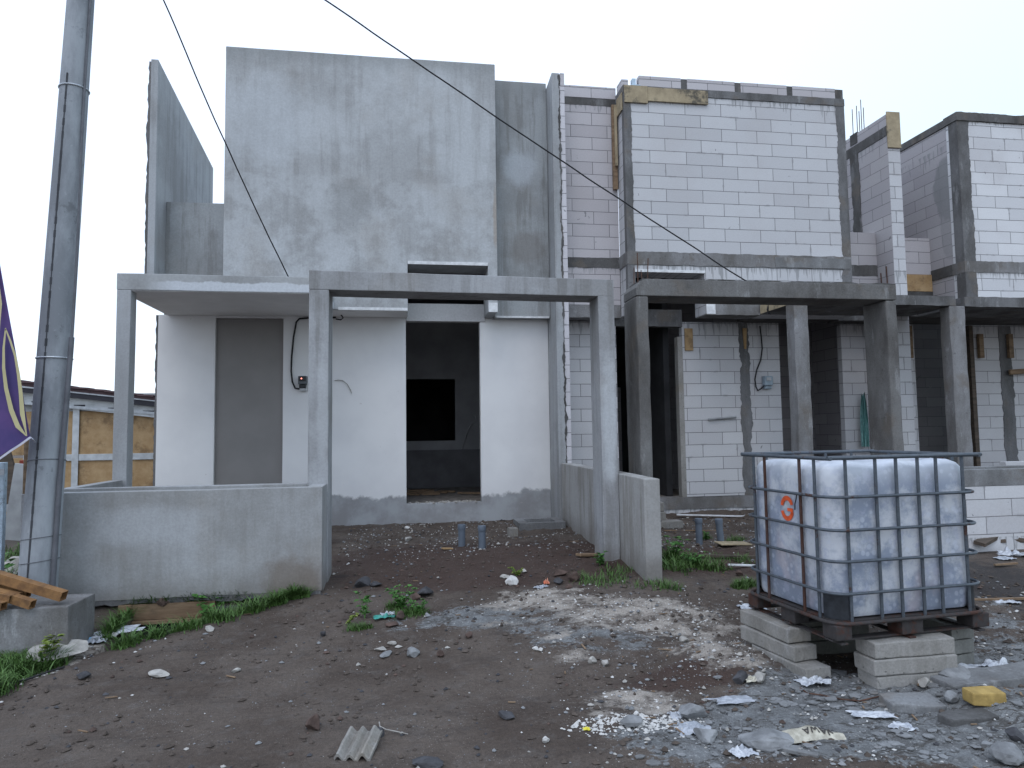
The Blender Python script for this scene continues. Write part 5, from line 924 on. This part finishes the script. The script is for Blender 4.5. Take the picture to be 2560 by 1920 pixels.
grass_poly('green grass covering the bank of the drain under the planter wall', [(262, 1592), (300, 1555), (420, 1530), (560, 1505), (640, 1505), (560, 1530), (480, 1548), (400, 1566), (330, 1578)], 3600, .05, .17, w=.006)
grass_poly('long grass on the left verge in front of the concrete headwall', [(0, 1560), (120, 1560), (200, 1592), (150, 1630), (60, 1690), (0, 1715)], 4200, .05, .18, w=.006)
grass_poly('pale dry grass mixed into the left verge', [(0, 1600), (200, 1592), (120, 1640), (0, 1700)], 500, .06, .18, 'grass_dry')
grass_patch('bright grass growing along the drain under the planter wall', [(-2.2, 6.62, .3, .14), (-1.9, 6.72, .35, .13), (-1.55, 6.8, .3, .1), (-1.25, 6.9, .25, .08), (-2.4, 6.55, .15, .2), (-1.0, 6.95, .15, .05)], 2600, .06, .20, w=.006)
grass_patch('grass on the verge before the concrete headwall', [(-2.9, 5.8, .4, .3), (-3.1, 5.5, .5, .35), (-2.85, 5.45, .25, .2), (-3.4, 5.8, .5, .4), (-2.7, 5.95, .2, .15), (-2.9, 5.0, .25, .25)], 3600, .06, .20, w=.006)
grass_patch('tufts of grass along the soil edge below the planter wall', [(-2.05, 6.3, .2, .12), (-1.85, 6.42, .22, .12), (-1.6, 6.56, .22, .12), (-1.35, 6.72, .2, .1), (-1.15, 6.84, .12, .07), (-2.2, 6.15, .12, .12)], 1500, .05, .19, w=.006)
grass_patch('grass around the foot of the boundary wall end', [(2.15, 6.95, .25, .2), (2.3, 6.4, .3, .2), (2.05, 6.7, .2, .25), (2.45, 6.3, .2, .1), (1.9, 6.6, .3, .2), (1.75, 6.75, .2, .2)], 650, .02, .12)
grass_patch('bright weeds right of the boundary wall end', [sp(1690, 1425, .22, .3), sp(1720, 1410, .3, .25), sp(1775, 1425, .3, .2), sp(1680, 1400, .15, .2)], 800, .03, .19, w=.006)
grass_patch('small grass tuft at the left foot of the tank', [sp(1870, 1465, .14, .12), sp(1850, 1470, .1, .1)], 420, .04, .12)
grass_patch('thin grass between the pipes near the tank', [sp(1765, 1348, .12, .1), sp(1800, 1400, .3, .2), sp(1860, 1400, .15, .2), sp(1840, 1352, .2, .1)], 420, .03, .11)
grass_patch('low grass round the leafy weed clump in the carport', [sp(1010, 1540, .17, .12), sp(1040, 1535, .15, .12), sp(985, 1520, .1, .1), sp(900, 1575, .15, .05)], 800, .03, .09)
grass_patch('sparse dry grass on the plot behind the utility pole', [(-4.3, 8.5, .6, .8), (-4.2, 9.5, .7, .8), (-4.6, 7.6, .5, .6)], 2200, .05, .22, w=.007)
def weed(label, p, n, h, mat='leaf', spread=.5, ls=.05):
    t = thing('weed', label, 'plant', p); ms = MB(); ml = MB()
    for i in range(n):
        az = U(0, 6.28); hh = h * U(.6, 1.1); d = Vector((math.cos(az), math.sin(az), 0)) * spread * hh; pts = [p + d * (k / 4) ** 1.4 + Vector((0, 0, hh * k / 4)) for k in range(5)]; ms.tube(pts, [.004, .0035, .003, .0025, .002], 5)
        for k in range(1, 5):
            for side in range(3 if k < 4 else 4):
                a = U(0, 6.28); l = ls * U(.7, 1.3); dd = Vector((math.cos(a), math.sin(a), U(.0, .6))).normalized(); s_ = Vector((-dd.y, dd.x, 0)).normalized() * l * .32; q = pts[k]
                ml.add([q, q + dd * l * .45 + s_ + Vector((0, 0, .006)), q + dd * l + Vector((0, 0, -.01)), q + dd * l * .45 - s_ + Vector((0, 0, .006)), q + dd * l * .5 - Vector((0, 0, .004))], [(0, 1, 4), (1, 2, 4), (2, 3, 4), (3, 0, 4)])
    ms.build('stem', M['leaf'], t, merge=False); ml.build('foliage', M[mat], t, merge=False); return t
weed('leafy green weed standing left of the teal wrapper', G(912, 1548), 3, .20, 'leaf', .3, .06); weed('bushy green weed clump with stones in the carport approach', G(1005, 1525), 9, .17, 'leaf', .6, .05); weed('second bushy stem at the right of the weed clump', G(1045, 1535), 5, .10, 'leaf', .8, .04); weed('yellowish young weed by the left weed', G(870, 1565), 3, .08, 'leaf_y', .8, .035)
weed('yellow leaved seedling before the concrete headwall', Vector((-2.72, 6.0, hz(-2.72, 6.0))), 4, .20, 'leaf_y', .5, .07); weed('large green weed by the end of the drain grass', Vector((-2.25, 6.6, hz(-2.25, 6.6))), 6, .24, 'leaf', .6, .08); weed('broad leaved weed under the planter wall', Vector((-1.75, 6.9, hz(-1.75, 6.9))), 4, .22, 'leaf', .5, .08); weed('spreading weed among the bright weeds right of the boundary wall', G(1735, 1418), 8, .16, 'leaf', .9, .05); weed('tall leafy weed right of the boundary wall end', G(1685, 1400), 6, .24, 'leaf', .5, .07); weed('small weed among the pale stones before the carport', G(1292, 1440), 4, .07, 'leaf_y', .8, .035); weed('weed growing at the left foot of the carport pipes by the tank', G(1768, 1350), 4, .10, 'leaf', .6, .04); weed('green bush on the verge left of the utility pole', Vector((-4.0, 7.7, hz(-4, 7.7))), 14, .35, 'leaf', .6, .09); weed('low weed at the right gateway post foot', G(1500, 1415), 5, .12, 'leaf', .6, .05)
m = MB()
for px in (585, 668):
    p = Vector((onY(px, 1500, 6.96).x, 6.96, -.14)); blade(m, p, .26, .008, .1, .3)
tag(m.build('tall_grass_blade', M['grass'], None, merge=False), 'two tall single grass blades against the planter wall', 'grass', kind='stuff')

# ------------------------------------------------------------------ world, sun, camera
W = bpy.data.worlds.new('World'); S.world = W; W.use_nodes = True; nt = W.node_tree; nt.nodes.clear()
out = nt.nodes.new('ShaderNodeOutputWorld'); sky = nt.nodes.new('ShaderNodeTexSky'); sky.sky_type = 'NISHITA'; sky.sun_disc = False; sky.sun_elevation = rad(58); SUN_AZ = rad(205); sky.sun_rotation = SUN_AZ
bg1 = nt.nodes.new('ShaderNodeBackground'); bg1.inputs[1].default_value = .05; nt.links.new(sky.outputs[0], bg1.inputs[0])
tc = nt.nodes.new('ShaderNodeTexCoord'); sx = nt.nodes.new('ShaderNodeSeparateXYZ'); nt.links.new(tc.outputs['Generated'], sx.inputs[0])
r1 = nt.nodes.new('ShaderNodeMapRange'); r1.inputs[1].default_value = .25; r1.inputs[2].default_value = .72; r1.interpolation_type = 'SMOOTHSTEP'; nt.links.new(sx.outputs[0], r1.inputs[0])
mx = nt.nodes.new('ShaderNodeMix'); mx.data_type = 'RGBA'; nt.links.new(r1.outputs[0], mx.inputs[0]); mx.inputs[6].default_value = (1.0, 1.09, 1.24, 1); mx.inputs[7].default_value = (.78, .96, 1.03, 1)
r2 = nt.nodes.new('ShaderNodeMapRange'); r2.inputs[1].default_value = .25; r2.inputs[2].default_value = .9; nt.links.new(sx.outputs[2], r2.inputs[0]); mz = nt.nodes.new('ShaderNodeMix'); mz.data_type = 'RGBA'; nt.links.new(r2.outputs[0], mz.inputs[0]); nt.links.new(mx.outputs[2], mz.inputs[6]); mz.inputs[7].default_value = (1.18, 1.38, 1.72, 1)
bg2 = nt.nodes.new('ShaderNodeBackground'); bg2.inputs[1].default_value = .95; nt.links.new(mz.outputs[2], bg2.inputs[0]); ad = nt.nodes.new('ShaderNodeAddShader'); nt.links.new(bg1.outputs[0], ad.inputs[0]); nt.links.new(bg2.outputs[0], ad.inputs[1]); nt.links.new(ad.outputs[0], out.inputs[0])
sl = bpy.data.lights.new('sun', 'SUN'); sl.energy = .55; sl.angle = rad(25); sl.color = (1, .97, .93); so = bpy.data.objects.new('sun', sl); COL.objects.link(so)
el = rad(58); dirv = Vector((math.sin(SUN_AZ) * math.cos(el), math.cos(SUN_AZ) * math.cos(el), math.sin(el))); so.rotation_euler = dirv.to_track_quat('Z', 'Y').to_euler(); so.location = (0, 0, 20)
cd = bpy.data.cameras.new('camera'); cd.sensor_width = 36; cd.lens = F / 2560 * 36; cd.clip_end = 1000; cd.clip_start = .05; co = bpy.data.objects.new('camera', cd); COL.objects.link(co)
Mx = Matrix(((CM[0][0], -CM[1][0], -CM[2][0], 0), (CM[0][1], -CM[1][1], -CM[2][1], 0), (CM[0][2], -CM[1][2], -CM[2][2], EYE), (0, 0, 0, 1))); co.matrix_world = Mx; S.camera = co
S.view_settings.view_transform = 'Standard'; S.view_settings.look = 'None'; S.view_settings.exposure = 0
